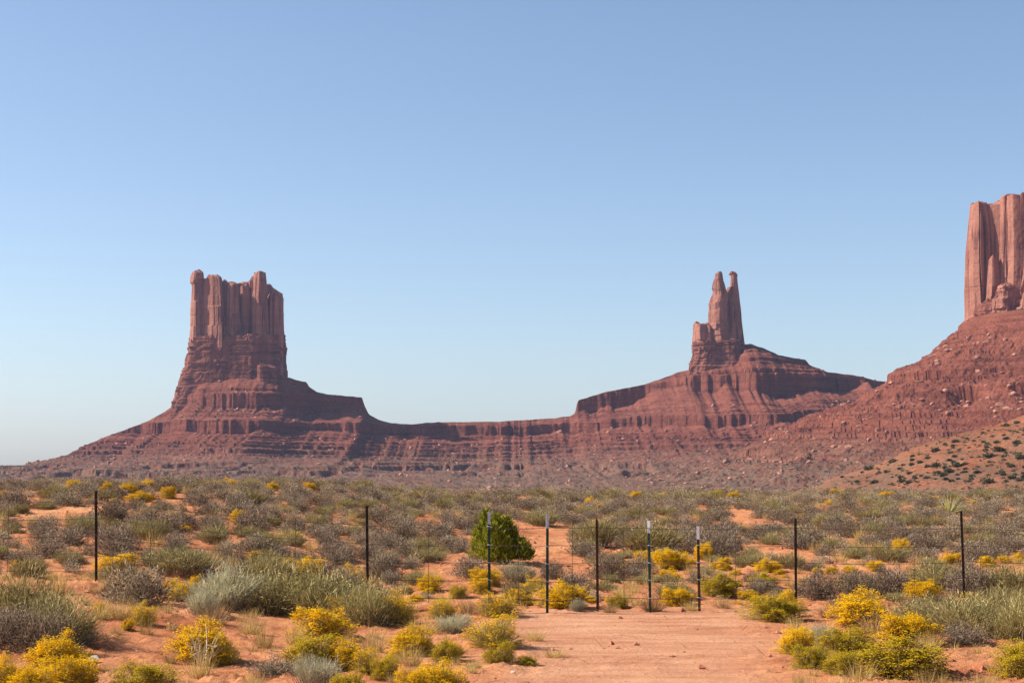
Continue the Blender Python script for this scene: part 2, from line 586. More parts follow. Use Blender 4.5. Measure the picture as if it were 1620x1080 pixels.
def build_far_ridge():
    """The long stepped ridge that carries the broad butte and the twin spires."""
    sky_pts = [(-300, 739), (0, 736), (60, 735), (85, 731), (118, 713), (140, 702), (180, 686), (235, 665), (262, 650), (275, 641), (284, 625), (300, 612),
               (330, 600), (380, 592), (420, 590), (447, 594), (456, 598), (470, 602), (484, 604), (488, 611), (500, 620), (520, 624), (572, 628), (576, 641), (583, 655),
               (600, 664), (620, 669), (650, 671), (680, 668), (730, 667), (780, 667), (830, 664), (880, 661), (904, 657), (910, 653), (914, 634), (925, 630),
               (960, 619), (1000, 612), (1020, 608), (1050, 598), (1075, 588), (1095, 584), (1140, 575), (1162, 562), (1174, 544), (1190, 544), (1210, 551), (1235, 562), (1277, 569), (1282, 577),
               (1310, 588), (1350, 593), (1368, 597), (1390, 602), (1450, 607), (1550, 612), (1700, 640), (1850, 690)]
    px = np.array([p[0] for p in sky_pts], float)
    xs_k = np.array([px_x(p, D_A) for p in px])
    zs_k = np.array([zat(p[1], D_A) for p in sky_pts])
    xs = np.arange(xs_k[0], xs_k[-1], 2.1)
    crest = np.interp(xs, xs_k, zs_k) + 0.9 * fbm(xs / 9.0, 0.3, seed=40, octaves=3)
    floor = -13.0

    def levels_at(x):
        p = 810 + x / D_A * F
        lipA = np.interp(p, [0, 600, 915, 1000, 1100, 1400], [116, 116, 110, 128, 143, 143])
        lipB = np.interp(p, [0, 400, 600, 760, 1000, 1400], [77, 77, 75, 72, 82, 88])
        dropA = np.interp(p, [600, 1000, 1120, 1190, 1260, 1400], [23, 22, 36, 34, 21, 17])
        c = lambda v: np.full(x.shape, v)
        return [(c(186.0), c(3.0), 0.4), (c(178.0), c(3.0), 0.4), (c(167.0), c(7.0), 0.3), (c(156.0), c(4.0), 0.5), (lipA + 6, c(5.0), 0.8), (lipA, dropA, 0.42), (lipB, c(17.0), 0.26), (lipB - 24, c(4.2), 0.3), (lipB - 30, c(4.6), 0.3),
                (lipB - 36.5, c(4.2), 0.35), (lipB - 43, c(4.6), 0.3), (lipB - 50, c(2.6), 0.5), (c(14.0), c(7.0), 0.9), (c(5.0), c(6.0), 0.9)] + [(c(float(q)), c(2.5), 0.65) for q in list(range(9, 74, 6)) + list(range(92, 112, 6)) + [149, 161, 172]]
    # the smooth height whose stepped version meets the skyline
    lv0, goal = levels_at(xs), crest.copy()
    lo_, hi_ = goal - 5.0, goal + 60.0
    for _ in range(40):
        crest = (lo_ + hi_) / 2
        under = strata(crest, lv0, xs, 50)[0] < goal
        lo_, hi_ = np.where(under, crest, lo_), np.where(under, hi_, crest)
    # rows: behind the crest, the crest, then down the front
    d = np.concatenate([-np.array([420, 300, 220, 150, 100, 60, 30, 12.0]), np.arange(0, 345, 1.15), np.arange(330, 1150, 4.0)])
    X = np.broadcast_to(xs[None, :], (len(d), len(xs)))
    Dm = np.broadcast_to(d[:, None], X.shape)
    # gullies and spurs: bend the fall line
    spur = 30 * noise(X / 150.0, Dm / 500.0, seed=41) + 4.5 * noise(X / 60.0, Dm / 160.0, seed=42) + 1.6 * noise(X / 20.0, Dm / 60.0, seed=43) + 1.6 * fbm(X / 7.0, Dm / 12.0, seed=45, octaves=2)
    spur = spur * sstep(4, 60, Dm) * (0.5 + 0.5 * (1 - sstep(420, 700, Dm)))
    pxr = 810 + X / D_A * F
    bench = 34 * sstep(270, 330, pxr) * (1 - sstep(440, 500, pxr))
    de = np.maximum(Dm - spur - bench, 0)
    apron_top = 20.0
    H = np.maximum(crest - apron_top, 1.0)
    L = 80 + 2.5 * H
    t = np.clip(de / L, 0, 1)
    up = (1 - t) ** 1.45
    main = apron_top + (crest - apron_top) * up
    ap = np.clip((de - L) / 620.0, 0, 1)
    raw = np.where(de < L, main, apron_top - (apron_top - floor) * ap ** 0.85)
    low = np.minimum(crest, apron_top)
    raw = np.where(crest < apron_top, low - (low - floor) * np.clip(de / 900.0, 0, 1) ** 0.9, raw)
    raw = raw + 2.6 * fbm(X / 60.0, Dm / 50.0, seed=44, octaves=4) * sstep(60, 240, Dm) + 4.0 * fbm(X / 70.0, Dm / 45.0, seed=49, octaves=4) * sstep(300, 420, Dm)
    back = Dm < 0
    raw = np.where(back, crest - (crest - floor) * np.clip(-Dm / 420.0, 0, 1) ** 0.8, raw)
    Yw = D_A - Dm
    z, under = strata(raw, [tuple(np.broadcast_to(q, X.shape) if k < 2 else q for k, q in enumerate(l)) for l in levels_at(xs)], xs[None, :], 50)
    Yw = Yw + under
    z = z + 0.9 * fbm(X / 4.0, Dm / 4.0, seed=46, octaves=3) * sstep(2, 20, Dm) + 1.2 * fbm(X / 12.0, Dm / 12.0, seed=47, octaves=2) * sstep(2, 30, Dm)
    # cliffs break up along vertical joints
    Yw = Yw + 1.6 * fbm(X / 6.0, z / 25.0, seed=48, octaves=2)
    v = np.stack([X, Yw, z], -1).reshape(-1, 3)
    me = mesh('hills', v, grid_quads(*X.shape), mats=[M['talus']], smooth=False)
    tag(obj('hills', me), kind='structure')
    return xs, d, X, Yw, z


RIDGE = build_far_ridge()

D_B = 1750.0
CB = at(1705, 700, D_B)[0]


def build_cliff_hill():
    """The nearer talus hill under the tall cliff."""
    prof_px = [0, 168, 195, 225, 262, 310, 400, 500, 600, 700, 800, 960]
    prof_py = [470, 503, 527, 552, 577, 600, 655, 708, 742, 762, 774, 786]
    rk = np.array(prof_px) * D_B / F
    zk = np.array([zat(p, D_B) for p in prof_py])
    r = np.concatenate([np.linspace(20, 100, 14)[:-1], np.arange(100, 460, 1.35), np.arange(460, 625, 5.0)])
    th = np.linspace(R(150), R(395), 1150)
    Rm = np.broadcast_to(r[:, None], (len(r), len(th)))
    T = np.broadcast_to(th[None, :], Rm.shape)
    X0, Y0 = CB + Rm * np.cos(T), D_B + Rm * np.sin(T)
    spur = 24 * fbm(X0 / 95, Y0 / 95, seed=61, octaves=2) + 6 * fbm(X0 / 22, Y0 / 22, seed=62, octaves=4)
    spur = spur * sstep(105, 190, Rm)
    raw = np.interp(np.maximum(Rm - spur, 0), rk, zk)
    raw = raw + 4.5 * fbm(X0 / 40, Y0 / 40, seed=63, octaves=4) * sstep(110, 170, Rm)
    cst = lambda v: np.full(Rm.shape, v)
    levels = [(cst(a), cst(b), p) for a, b, p in [(154.0, 5.0, 0.5), (143.0, 4.0, 0.6), (127.0, 8.0, 0.9), (101.0, 8.0, 0.75), (83.0, 13.0, 0.6), (58.0, 4.4, 0.35), (52.0, 4.4, 0.35), (46.0, 4.6, 0.35), (40.0, 4.4, 0.35), (24.0, 6.0, 0.9),
              (149.0, 2.0, .8), (136.0, 2.0, .8), (120.0, 2.0, .8), (112.0, 2.2, .8), (93.0, 2.2, .8), (70.0, 2.2, .8), (64.0, 2.2, .7), (33.0, 2.2, .8), (16.0, 2.2, .8)]]
    z, under = strata(raw, levels, th[None, :] * 260.0, 70)
    Rin = np.maximum(Rm - under, 1.0)
    X0, Y0 = CB + Rin * np.cos(T), D_B + Rin * np.sin(T)
    z = z + (1.1 * fbm(X0 / 3.2, Y0 / 3.2, seed=64, octaves=3) + 4.2 * np.clip(fbm(X0 / 9, Y0 / 9, seed=65, octaves=4) - 0.12, 0, 1)) * sstep(105, 130, Rm)
    v = np.stack([X0, Y0, z], -1).reshape(-1, 3)
    me = mesh('hills', v, grid_quads(*Rm.shape), mats=[M['talus']], smooth=False)
    tag(obj('hills', me), kind='structure')
    return X0, Y0, z


HILL = build_cliff_hill()

D_C = 700.0


def orange_height(x, y):
    """Height of the near orange slope with the junipers."""
    px_ = 810 + np.asarray(x, float) / D_C * F
    crest = np.interp(px_, [1150, 1280, 1350, 1400, 1450, 1500, 1560, 1620, 1720, 1900, 2300], [zat(p, D_C) for p in (792, 772, 748, 728, 709, 694, 675, 656, 640, 625, 620)])
    f = np.clip((D_C - y) / 330.0, -1, 1)
    prof = np.where(f >= 0, (1 - np.abs(f)) ** 1.15, (1 - np.abs(f)) ** 1.5)
    fl = -15.5
    z = fl + (crest - fl) * prof
    return z + (3.0 * fbm(x / 34, y / 40, seed=81, octaves=5) + 0.35 * fbm(x / 4, y / 4, seed=82, octaves=3)) * np.clip((crest - fl) / 14, 0, 1) * prof ** 0.3


def build_orange_slope():
    xs = np.arange(80, 420, 0.8)
    ys = np.concatenate([np.arange(366, 712, 1.6), np.arange(714, 1000, 14)])
    X, Y = np.meshgrid(xs, ys)
    Z = orange_height(X, Y)
    v = np.stack([X, Y, Z], -1).reshape(-1, 3)
    me = mesh('hills', v, grid_quads(*X.shape), mats=[M['near_talus']], smooth=False)
    tag(obj('hills', me), kind='structure')


build_orange_slope()


# ------------------------------------------------------------------ the buttes
def loft(name, levels, D, mat, parent, depth=0.8, yoff=0.0, rot=0.0, power=4.0, facets=9, jag=0.10, block=38.0, shift=0.05, rough=0.03, groove=0.0, seed=1, step=1.2, nth=168, dome=3.0):
    """A standing rock: LEVELS are (row, left column, right column) from the top down. The plan is a many-sided block whose corners
    move from one course of rock to the next, so that faces are flat, edges sharp and ledges real."""
    rng = np.random.default_rng(seed * 7 + 1)
    zk = np.array([zat(l[0], D) for l in levels])
    lk = np.array([px_x(l[1], D) for l in levels])
    rk = np.array([px_x(l[2], D) for l in levels])
    zt, zb = zk[0], zk[-1]
    zs = np.append(np.arange(zt, zb, -step), zb)
    th = np.linspace(0, 2 * math.pi, nth, endpoint=False)

    def shape(a):
        c, s_ = np.cos(a), np.sin(a)
        return np.sign(c) * np.abs(c) ** (2 / power), np.sign(s_) * np.abs(s_) ** (2 / power) * depth
    ka = np.sort((np.arange(facets) + rng.uniform(-0.34, 0.34, facets)) * 2 * math.pi / facets)
    ex, ey = shape(ka)
    base_j = 1 + rng.uniform(-jag, jag * 0.5, facets)
    # courses of rock of uneven height
    cuts = [zt + 5]
    while cuts[-1] > zb:
        cuts.append(cuts[-1] - block * rng.uniform(0.45, 1.6))
    cuts = np.array(cuts)
    offs = np.cumsum(rng.normal(size=(len(cuts), facets)) * shift * 0.35, 0) + rng.normal(size=(len(cuts), facets)) * shift
    inset = rng.random(len(cuts)) < 0.45
    cr, sr = math.cos(rot), math.sin(rot)
    rad = np.zeros((len(zs), nth))
    cutno = np.searchsorted(-cuts, -zs, side='right') - 1
    cutno = np.clip(cutno, 0, len(cuts) - 1)
    cache = {}
    for r_, k in enumerate(cutno):
        if k not in cache:
            m = base_j + offs[k] - (groove if inset[k] else 0)
            vx, vy = (ex * cr - ey * sr) * m, (ex * sr + ey * cr) * m
            va = np.arctan2(vy, vx)
            o = np.argsort(va)
            vx, vy, va = vx[o], vy[o], va[o]
            vx, vy = np.append(vx, vx[0]), np.append(vy, vy[0])
            a = (th + math.pi) % (2 * math.pi) - math.pi
            e = np.searchsorted(va, a, side='right') - 1
            e = np.where(e < 0, facets - 1, e)
            ax, ay, bx, by = vx[e], vy[e], vx[e + 1], vy[e + 1]
            den = np.cos(a) * (by - ay) - np.sin(a) * (bx - ax)
            cache[k] = np.clip((ax * (by - ay) - ay * (bx - ax)) / np.where(np.abs(den) < 1e-6, 1e-6, den), 0.05, 3)
        rad[r_] = cache[k]
    shift_x = np.zeros((len(zs), 1))
    for k in set(cutno.tolist()):
        rows_ = cutno == k
        r1 = cache[k] * np.cos(th)
        half = (r1.max() - r1.min()) / 2 * (1 + (rng.uniform(-0.5, 0.2) * shift))
        rad[rows_] = cache[k] / half
        shift_x[rows_] = -(r1.max() + r1.min()) / 2 / half
    T = np.broadcast_to(th[None, :], rad.shape)
    Z = np.broadcast_to(zs[:, None], rad.shape)
    L = np.interp(-zs, -zk, lk)[:, None]
    Rr = np.interp(-zs, -zk, rk)[:, None]
    ux, uy = rad * np.cos(T), rad * np.sin(T)
    hw = (Rr - L) / 2 * 1.035
    sc = float(np.median(hw))
    wx, wy = ux * sc, uy * sc
    f = rough * fbm(wx / 9 + seed, wy / 9, Z / 14.0, seed=seed + 9, octaves=4, gain=0.6)
    f = f + rough * 1.5 * noise(wx / 16 + seed, wy / 16, Z / 150.0, seed=seed + 4)
    crack = np.abs(noise(wx / 11 + 9.1, wy / 11 + seed, Z / 120.0, seed=seed + 5))
    f = f - 3.4 / sc * np.clip(1 - crack / 0.07, 0, 1)
    if groove:
        b = noise(Z / 1.7, 0.5, seed=seed + 11)
        jt = noise(wx / 4.5, wy / 4.5, np.floor(Z / 6.0) * 3.3, seed=seed + 13)
        f = f + groove * 0.5 * np.sign(b) * np.abs(b) ** 0.5 + groove * 1.0 * jt
    dt = np.clip((zt - Z) / dome, 0, 1)
    rim = np.sqrt(np.clip(1 - (1 - dt) ** 2, 0, 1)) * 0.22 + 0.78
    m = (1 + f) * rim
    X = (L + Rr) / 2 + (ux + shift_x) * hw * m
    Y = D + yoff + uy * np.maximum(hw, 0) * m
    top_n = np.round(fbm(X / 9.0, Y / 9.0, seed=seed + 20, octaves=2) * 4) * 1.3 + 1.2 * fbm(X / 4.0, Y / 4.0, seed=seed + 21, octaves=2)
    top_n = top_n - 1.5
    Zd = Z + top_n * np.clip(1 - (zt - Z) / 9.0, 0, 1)
    v = np.stack([X, Y, Zd], -1).reshape(-1, 3)
    q = grid_quads(len(zs), nth, True)[:, ::-1]
    ctr = v[:nth].mean(0)
    ring = ctr + (v[:nth] - ctr) * 0.6
    ring[:, 2] += 0.6 + 1.2 * noise(ring[:, 0] / 4, ring[:, 1] / 4, seed=seed + 30)
    base = len(v)
    v = np.concatenate([v, ring, [ctr + (0, 0, 0.8)]])
    i = np.arange(nth)
    j = (i + 1) % nth
    q = np.concatenate([q, np.stack([i, j, base + j, base + i], -1)])
    t = np.stack([base + i, base + j, np.full(nth, base + nth)], -1)
    return obj(name, mesh(name, v, q, t, [mat], False), parent)


def empty(name, loc):
    e = bpy.data.objects.new(name, None)
    e.location = loc
    e.empty_display_size = 0.3
    C.objects.link(e)
    return e


def adopt(parent):
    """Children were built in world space: keep them there."""
    bpy.context.view_layer.update()
    for ch in parent.children:
        ch.matrix_parent_inverse = parent.matrix_world.inverted()


def build_broad_butte():
    e = empty('sandstone_butte', at(372, 600, D_A))
    tag(e, 'broad butte of fluted red columns with a notched crown above a long talus slope', 'butte')
    K = M['cliff']
    cols = [
        ([(430, 302, 316), (432, 300, 320), (440, 298.5, 321), (449, 299, 320), (452, 302, 319), (480, 301, 322), (520, 300, 326), (560, 298, 331)], dict(yoff=-12, rot=.55, depth=1.2, seed=11, block=20, shift=.07)),
        ([(437, 324, 342), (440, 319, 350), (450, 318, 352), (500, 315, 356), (556, 310, 360)], dict(yoff=-16, rot=-.6, depth=.42, seed=12, dome=5, facets=10, jag=.06)),
        ([(448, 346, 373), (452, 344, 377), (500, 342, 380), (560, 338, 385)], dict(yoff=-14, rot=-.6, depth=.42, seed=13, facets=10, jag=.06)),
        ([(449, 376, 390), (470, 374, 394), (548, 372, 398)], dict(yoff=0, rot=.5, depth=1.4, seed=14)),
        ([(436, 391, 401), (445, 388, 404), (500, 386, 406), (548, 384, 410)], dict(yoff=4, rot=.5, depth=1.5, seed=15, block=22)),
        ([(431, 407, 418), (434, 402, 420), (450, 400, 422), (500, 398.5, 425), (560, 397, 428)], dict(yoff=-18, rot=.62, depth=1.1, seed=16, facets=8)),
        ([(460, 430, 438), (463, 424, 445), (475, 420, 447), (520, 419, 448), (560, 418, 448), (604, 418, 448)], dict(yoff=-6, rot=.5, depth=1.4, seed=17)),
        ([(447, 314, 420), (470, 308, 440), (600, 303, 446)], dict(yoff=12, rot=.1, depth=.3, seed=18, facets=14)),
    ]
    for lv, kw in cols:
        loft('rock_column', lv, D_A, K, e, **kw)
    B = M['ledge']
    loft('ledge_base', [(530, 304, 444), (534, 300, 446), (556, 298, 447), (572, 295, 447), (584, 291, 448), (600, 286, 448), (618, 280, 449), (650, 272, 451), (690, 262, 454)], D_A, B, e,
         yoff=-3, rot=-.1, depth=.50, power=3.4, facets=30, jag=.09, block=4.5, shift=.014, groove=.016, rough=.02, seed=21, nth=480, step=.8)
    loft('ledge_block', [(580, 417, 441), (582, 414, 443), (600, 414, 444), (640, 410, 449)], D_A, B, e, yoff=-46, rot=.35, depth=.8, seed=23, facets=12, block=4, shift=.03, groove=.03, nth=160, step=.8)
    adopt(e)


def build_twin_spires():
    e = empty('twin_spire_butte', at(1135, 578, D_A))
    tag(e, 'slender rock tower with two pointed spires standing on a stepped red mound', 'butte')
    K = M['cliff']
    loft('spire', [(432, 1136, 1143), (435, 1133.5, 1144.5), (445, 1131, 1146), (450, 1130, 1148), (458, 1129, 1150), (462, 1130.5, 1152), (466, 1130, 1154), (472, 1127, 1155), (481, 1124, 1155), (490, 1124, 1155), (496, 1123, 1155), (530, 1121, 1158), (560, 1117, 1160)], D_A, K, e,
         yoff=-8, rot=.6, depth=1.0, seed=31, block=14, shift=.07, rough=.06, step=.8, dome=2)
    loft('spire', [(431, 1157, 1168), (434, 1156, 1169.5), (435.5, 1159, 1169.5), (440, 1159.5, 1169), (452, 1158.5, 1170), (454, 1154, 1170), (461, 1153, 1171), (467, 1151, 1171.5), (475, 1150, 1172), (490, 1150, 1174), (508, 1150, 1175), (525, 1149, 1177), (548, 1147, 1180)], D_A, K, e,
         yoff=4, rot=.5, depth=1.1, seed=32, block=26, shift=.035, rough=.03, step=.8, dome=1)
    loft('shoulder_block', [(510, 1101, 1117), (513, 1099, 1122), (530, 1098, 1124), (552, 1097, 1126)], D_A, K, e, yoff=-4, rot=.4, depth=1.1, seed=33, block=14, shift=.06, rough=.05, facets=11, dome=2)
    loft('rock_column', [(512, 1119, 1124), (515, 1117, 1127), (556, 1115, 1130)], D_A, K, e, yoff=-12, rot=.5, depth=1.2, seed=35, block=16, shift=.06, dome=2)
    loft('ledge_base', [(538, 1101, 1174), (543, 1098, 1178), (560, 1097, 1179), (566, 1096, 1180), (575, 1093, 1181), (592, 1090, 1186), (630, 1084, 1192)], D_A, M['ledge'], e,
         yoff=-4, rot=-.15, depth=.75, facets=24, jag=.10, block=4.0, shift=.02, groove=.026, rough=.03, seed=34, nth=340, step=.8)
    adopt(e)


def build_tall_cliff():
    e = empty('cliff_butte', at(1640, 500, D_B))
    tag(e, 'tall sheer red cliff cut off by the edge of the picture, above a boulder slope', 'butte')
    K = M['cliff']
    loft('rock_column', [(321, 1547, 1564), (323, 1543, 1567), (360, 1539, 1571), (400, 1535, 1573), (440, 1533, 1575), (500, 1533, 1578), (512, 1532, 1580)], D_B, K, e, yoff=-4, rot=.35, depth=1.2, seed=41, block=60, shift=.012)
    loft('rock_column', [(321, 1562, 1596), (323, 1559, 1599), (380, 1556, 1604), (440, 1552, 1608), (510, 1548, 1612)], D_B, K, e, yoff=-10, rot=-.6, depth=.45, seed=42, block=60, shift=.012)
    loft('rock_column', [(314, 1590, 1640), (316, 1584, 1646), (380, 1582, 1650), (440, 1579, 1652), (510, 1574, 1656)], D_B, K, e, yoff=-20, rot=.55, depth=.8, seed=43, block=60, shift=.015)
    loft('rock_column', [(310, 1618, 1730), (313, 1612, 1745), (400, 1618, 1752), (510, 1612, 1760)], D_B, K, e, yoff=-24, rot=.3, depth=.6, seed=44, facets=13, nth=240, block=60, shift=.012)
    loft('rock_column', [(313, 1600, 1800), (317, 1585, 1820), (510, 1570, 1830)], D_B, K, e, yoff=22, rot=.1, depth=.3, seed=45, facets=15, nth=240)
    loft('cliff_slab', [(405, 1565, 1570), (412, 1561, 1575), (440, 1558, 1580), (510, 1553, 1585)], D_B, K, e, yoff=-22, rot=.6, depth=.6, seed=46, dome=4)
    loft('cliff_slab', [(412, 1612, 1622), (420, 1608, 1630), (460, 1600, 1640), (510, 1594, 1650)], D_B, K, e, yoff=-44, rot=.5, depth=.6, seed=47, block=9, shift=.06, groove=.02, dome=4)
    loft('cliff_slab', [(452, 1572, 1592), (456, 1569, 1597), (476, 1564, 1604), (479, 1560, 1608), (512, 1557, 1614)], D_B, K, e, yoff=-36, rot=.4, depth=.6, seed=48, block=7, shift=.08, groove=.04, facets=17, dome=1.5)
    loft('ledge_base', [(476, 1546, 1780), (480, 1542, 1790), (500, 1540, 1795), (530, 1538, 1800)], D_B, M['ledge'], e, yoff=-6, rot=.06, depth=.5, power=3.2, facets=44, jag=.05, block=3.2, shift=.008, groove=.010, rough=.015, seed=49, nth=640, step=.7)
    adopt(e)


build_broad_butte()
build_twin_spires()
build_tall_cliff()


# ------------------------------------------------------------------ rubble and scrub on the hills
def surface_pick(grids, n, rng, keep):
    """Random points of a hill mesh in view, chosen by KEEP(px, py) chances."""
    X, Y, Z = grids
    i = rng.integers(0, X.shape[0], n)
    j = rng.integers(0, X.shape[1], n)
    p = np.stack([X[i, j], Y[i, j], Z[i, j]], -1)
    px_, py_ = pix(p[:, 0], p[:, 1], p[:, 2])
    ok = (px_ > -60) & (px_ < 1680) & (py_ < 785) & (rng.random(n) < keep(px_, py_, p))
    return p[ok]


def rubble(pts, sizes, name, rng, label):
    s = Soup()
    protos = [boulder(rng, 1.0) for _ in range(14)]
    for p, sz in zip(pts, sizes):
        a = rng.random() * 6.283
        v = protos[rng.integers(14)]
        ca, sa = math.cos(a), math.sin(a)
        v = np.stack([v[:, 0] * ca - v[:, 1] * sa, v[:, 0] * sa + v[:, 1] * ca, v[:, 2]], -1) * sz
        s.add(v + p + np.array([0, 0, sz * 0.15]), tris=ICO_T, rt=rng.random())
    o = obj(name, s.mesh(name, [M['stone']]))
    tag(o, label, 'rubble', kind='stuff')


def build_rubble():
    rng = np.random.default_rng(5)
    g = (RIDGE[2][8:], RIDGE[3][8:], RIDGE[4][8:])
    pts = surface_pick(g, 30000, rng, lambda a, b, p: np.clip(0.02 + 0.2 * (fbm(p[:, 0] / 60, p[:, 1] / 60, seed=91) > 0.05) * (p[:, 2] < 150), 0, 1))
    rubble(pts, 0.5 + 1.3 * rng.random(len(pts)) ** 4 * 2.2, 'fallen_rubble', rng, 'pale broken rock strewn over the long stepped ridge below the buttes')
    pts = surface_pick(HILL, 16000, rng, lambda a, b, p: np.clip(0.06 + 0.3 * (fbm(p[:, 0] / 40, p[:, 1] / 40, seed=92) > 0.0), 0, 1))
    rubble(pts, 0.5 + 3.2 * rng.random(len(pts)) ** 4, 'fallen_rubble', rng, 'broken red rock strewn over the slope below the tall cliff')
    # the blocks large enough to tell apart
    spots = [(1560, 540, 9, 'dark square boulder high on the slope under the tall cliff'), (1545, 566, 8, 'second large boulder below the dark square one under the cliff'), (1496, 548, 8, 'dark block on the skyline shoulder beside the tall cliff'),
             (1486, 552, 6, 'smaller block at the foot of the skyline shoulder block'), (1530, 642, 9, 'large tilted boulder above the dark ledge in mid slope'), (1500, 655, 7, 'rounded boulder below the tilted one in mid slope'),
             (1415, 640, 7, 'boulder on the low flank where the ridge meets the cliff slope'), (1585, 590, 6, 'pale boulder half way down the cliff slope'), (1450, 612, 5, 'small block on the upper flank of the cliff slope'),
             (1605, 560, 7, 'boulder at the upper edge of the slope near the cut off cliff'), (1475, 640, 5, 'pale slab lying below the upper flank of the cliff slope'), (1560, 610, 5, 'small pale boulder between the mid slope blocks')]
    X, Y, Z = HILL
    PX, PY = pix(X, Y, Z)
    front = Y < D_B + 20
    for px_, py_, w, lab in spots:
        k = np.argmin(np.where(front, (PX - px_) ** 2 + (PY - py_) ** 2, 1e12))
        p = np.array([X.ravel()[k], Y.ravel()[k], Z.ravel()[k]])
        me = mesh('boulder', boulder(rng, w * 0.75 * D_B / F * 0.9), tris=ICO_T, mats=[M['stone']])
        o = obj('boulder', me)
        o.location = p
        tag(o, lab, 'boulder', 'fallen boulders below the tall cliff')


build_rubble()


def scrub_lump(rng, n=60, w=1.0):
    s = Soup()
    d = unit(rng.normal(size=(n, 3)))
    d[:, 2] = np.abs(d[:, 2])
    rad = 0.5 * w * (0.75 + 0.5 * rng.random(n))
    base = d * (rad * rng.uniform(0.3, 0.9, n))[:, None]
    base[:, 2] *= 0.9
    blades(s, rng, base, d * 0.8 + rng.normal(size=(n, 3)) * 0.6 + (0, 0, 0.3), 0.42 * w, 0.26 * w, segs=1, taper=0.4)
    return s.arrays()


def merged(name, protos, places, rng, mats, slot_of=None):
    """One mesh out of many copies: PLACES rows are x, y, z, sx, sz."""
    s = Soup()
    for x, y, z, sx, sz in places:
        v, q, t, a, m = protos[rng.integers(len(protos))]
        an = rng.random() * 6.283
        ca, sa = math.cos(an), math.sin(an)
        w = np.stack([(v[:, 0] * ca - v[:, 1] * sa) * sx + x, (v[:, 0] * sa + v[:, 1] * ca) * sx + y, v[:, 2] * sz + z], -1)
        nq = len(q)
        sh = rng.uniform(-0.22, 0.22)
        s.v.append(w)
        s.q.append(q + s.n)
        s.qa.append(np.clip(a[:nq] + sh, 0, 1))
        s.qm.append(m[:nq])
        if len(t):
            s.t.append(t + s.n)
            s.ta.append(np.clip(a[nq:] + sh, 0, 1))
            s.tm.append(m[nq:])
        s.n += len(w)
    return obj(name, s.mesh(name, mats))


ORD = ['largest', 'second largest', 'third largest', 'fourth largest', 'fifth largest', 'sixth largest', 'seventh largest', 'eighth largest', 'ninth largest', 'tenth largest']
ORD += [w + ' largest' for w in ('eleventh', 'twelfth', 'thirteenth', 'fourteenth', 'fifteenth', 'sixteenth', 'seventeenth', 'eighteenth', 'nineteenth', 'twentieth')]
ORD += ['twenty-' + w.split()[0] + ' largest' for w in ('first', 'second', 'third', 'fourth', 'fifth', 'sixth', 'seventh', 'eighth', 'ninth')] + ['thirtieth largest']


def build_far_scrub():
    rng = np.random.default_rng(8)
    protos = [scrub_lump(rng, 26) for _ in range(6)]
    g = (RIDGE[2][8:], RIDGE[3][8:], RIDGE[4][8:])
    pts = surface_pick(g, 60000, rng, lambda a, b, p: np.clip(0.45 * sstep(55, 0, p[:, 2]), 0, 1))
    pl = [(p[0], p[1], p[2] - 0.1, s, s * 0.7) for p, s in zip(pts, rng.uniform(1.0, 2.6, len(pts)))]
    pts = surface_pick(HILL, 12000, rng, lambda a, b, p: np.clip(0.6 * sstep(90, 10, p[:, 2]), 0, 1))
    pl += [(p[0], p[1], p[2] - 0.1, s, s * 0.7) for p, s in zip(pts, rng.uniform(0.8, 2.6, len(pts)))]
    x = rng.uniform(95, 400, 9000)
    y = 715 - 330 * rng.random(9000) ** 0.7
    z = orange_height(x, y)
    pl += [(a, b, c - 0.05, s, s * 0.7) for a, b, c, s in zip(x, y, z, 0.45 + 1.5 * rng.random(9000) ** 2.5)]
    o = merged('distant_scrub', protos, pl, rng, [M['far_juniper']])
    tag(o, 'countless low grey-green bushes dotted over the far slopes', 'scrub', kind='stuff')
    # junipers on the orange slope, each its own tree
    jp = []
    for k in range(6):
        v, q, t, a, m = scrub_lump(rng, 150, 1.0)
        jp.append(mesh('hillside_juniper', v, q, t, [M['far_juniper']], False, {'rnd': a}))
    cand = []
    while len(cand) < 105:
        px_, py_ = rng.uniform(1300, 1640), rng.uniform(662, 765)
        if py_ < np.interp(px_, [1300, 1400, 1500, 1640], [762, 731, 698, 654]) + 3:
            continue
        # meet the slope along this ray
        a, b, c = ray(px_, py_)
        Y = np.linspace(400, 700, 400)
        k = Y / b
        h = orange_height(a * k, Y)
        hit = np.nonzero(EYE + c * k <= h)[0]
        if not len(hit):
            continue
        i = hit[0]
        w = rng.uniform(1.0, 2.0) if rng.random() < 0.75 else rng.uniform(2.0, 3.3)
        if any((cx - a * k[i]) ** 2 + ((cy - Y[i]) * 0.4) ** 2 < 6 for cx, cy, *_ in cand):
            continue
        cand.append((a * k[i], Y[i], h[i], w, px_, py_))
    rows = ['on the foot of the orange slope', 'low on the orange slope', 'half way up the orange slope', 'high on the orange slope', 'atop the orange slope']
    cols = ['at its thin end', 'under the dark ledges', 'under the big boulders', 'under the tall cliff']
    cell = {}
    for c in cand:
        top = np.interp(c[4], [1300, 1400, 1500, 1640], [762, 731, 698, 654])
        f = (772 - c[5]) / (772 - top)
        cell.setdefault((min(4, int(f * 5)), min(3, int((c[4] - 1300) / 85))), []).append(c)
    n = 0
    for (i, j), lst in cell.items():
        lst.sort(key=lambda c: -c[3] / c[1])
        for k, c in enumerate(lst):
            o = obj('hillside_juniper', jp[n % 6])
            n += 1
            o.location = c[:2] + (c[2] - 0.1,)
            o.scale = (c[3], c[3], c[3] * 0.85)
            o.rotation_euler[2] = rng.random() * 6.28
            tag(o, f'{ORD[min(k, 29)]} dark juniper {rows[i]}, {cols[j]}', 'juniper', 'junipers dotted over the orange slope')


build_far_scrub()


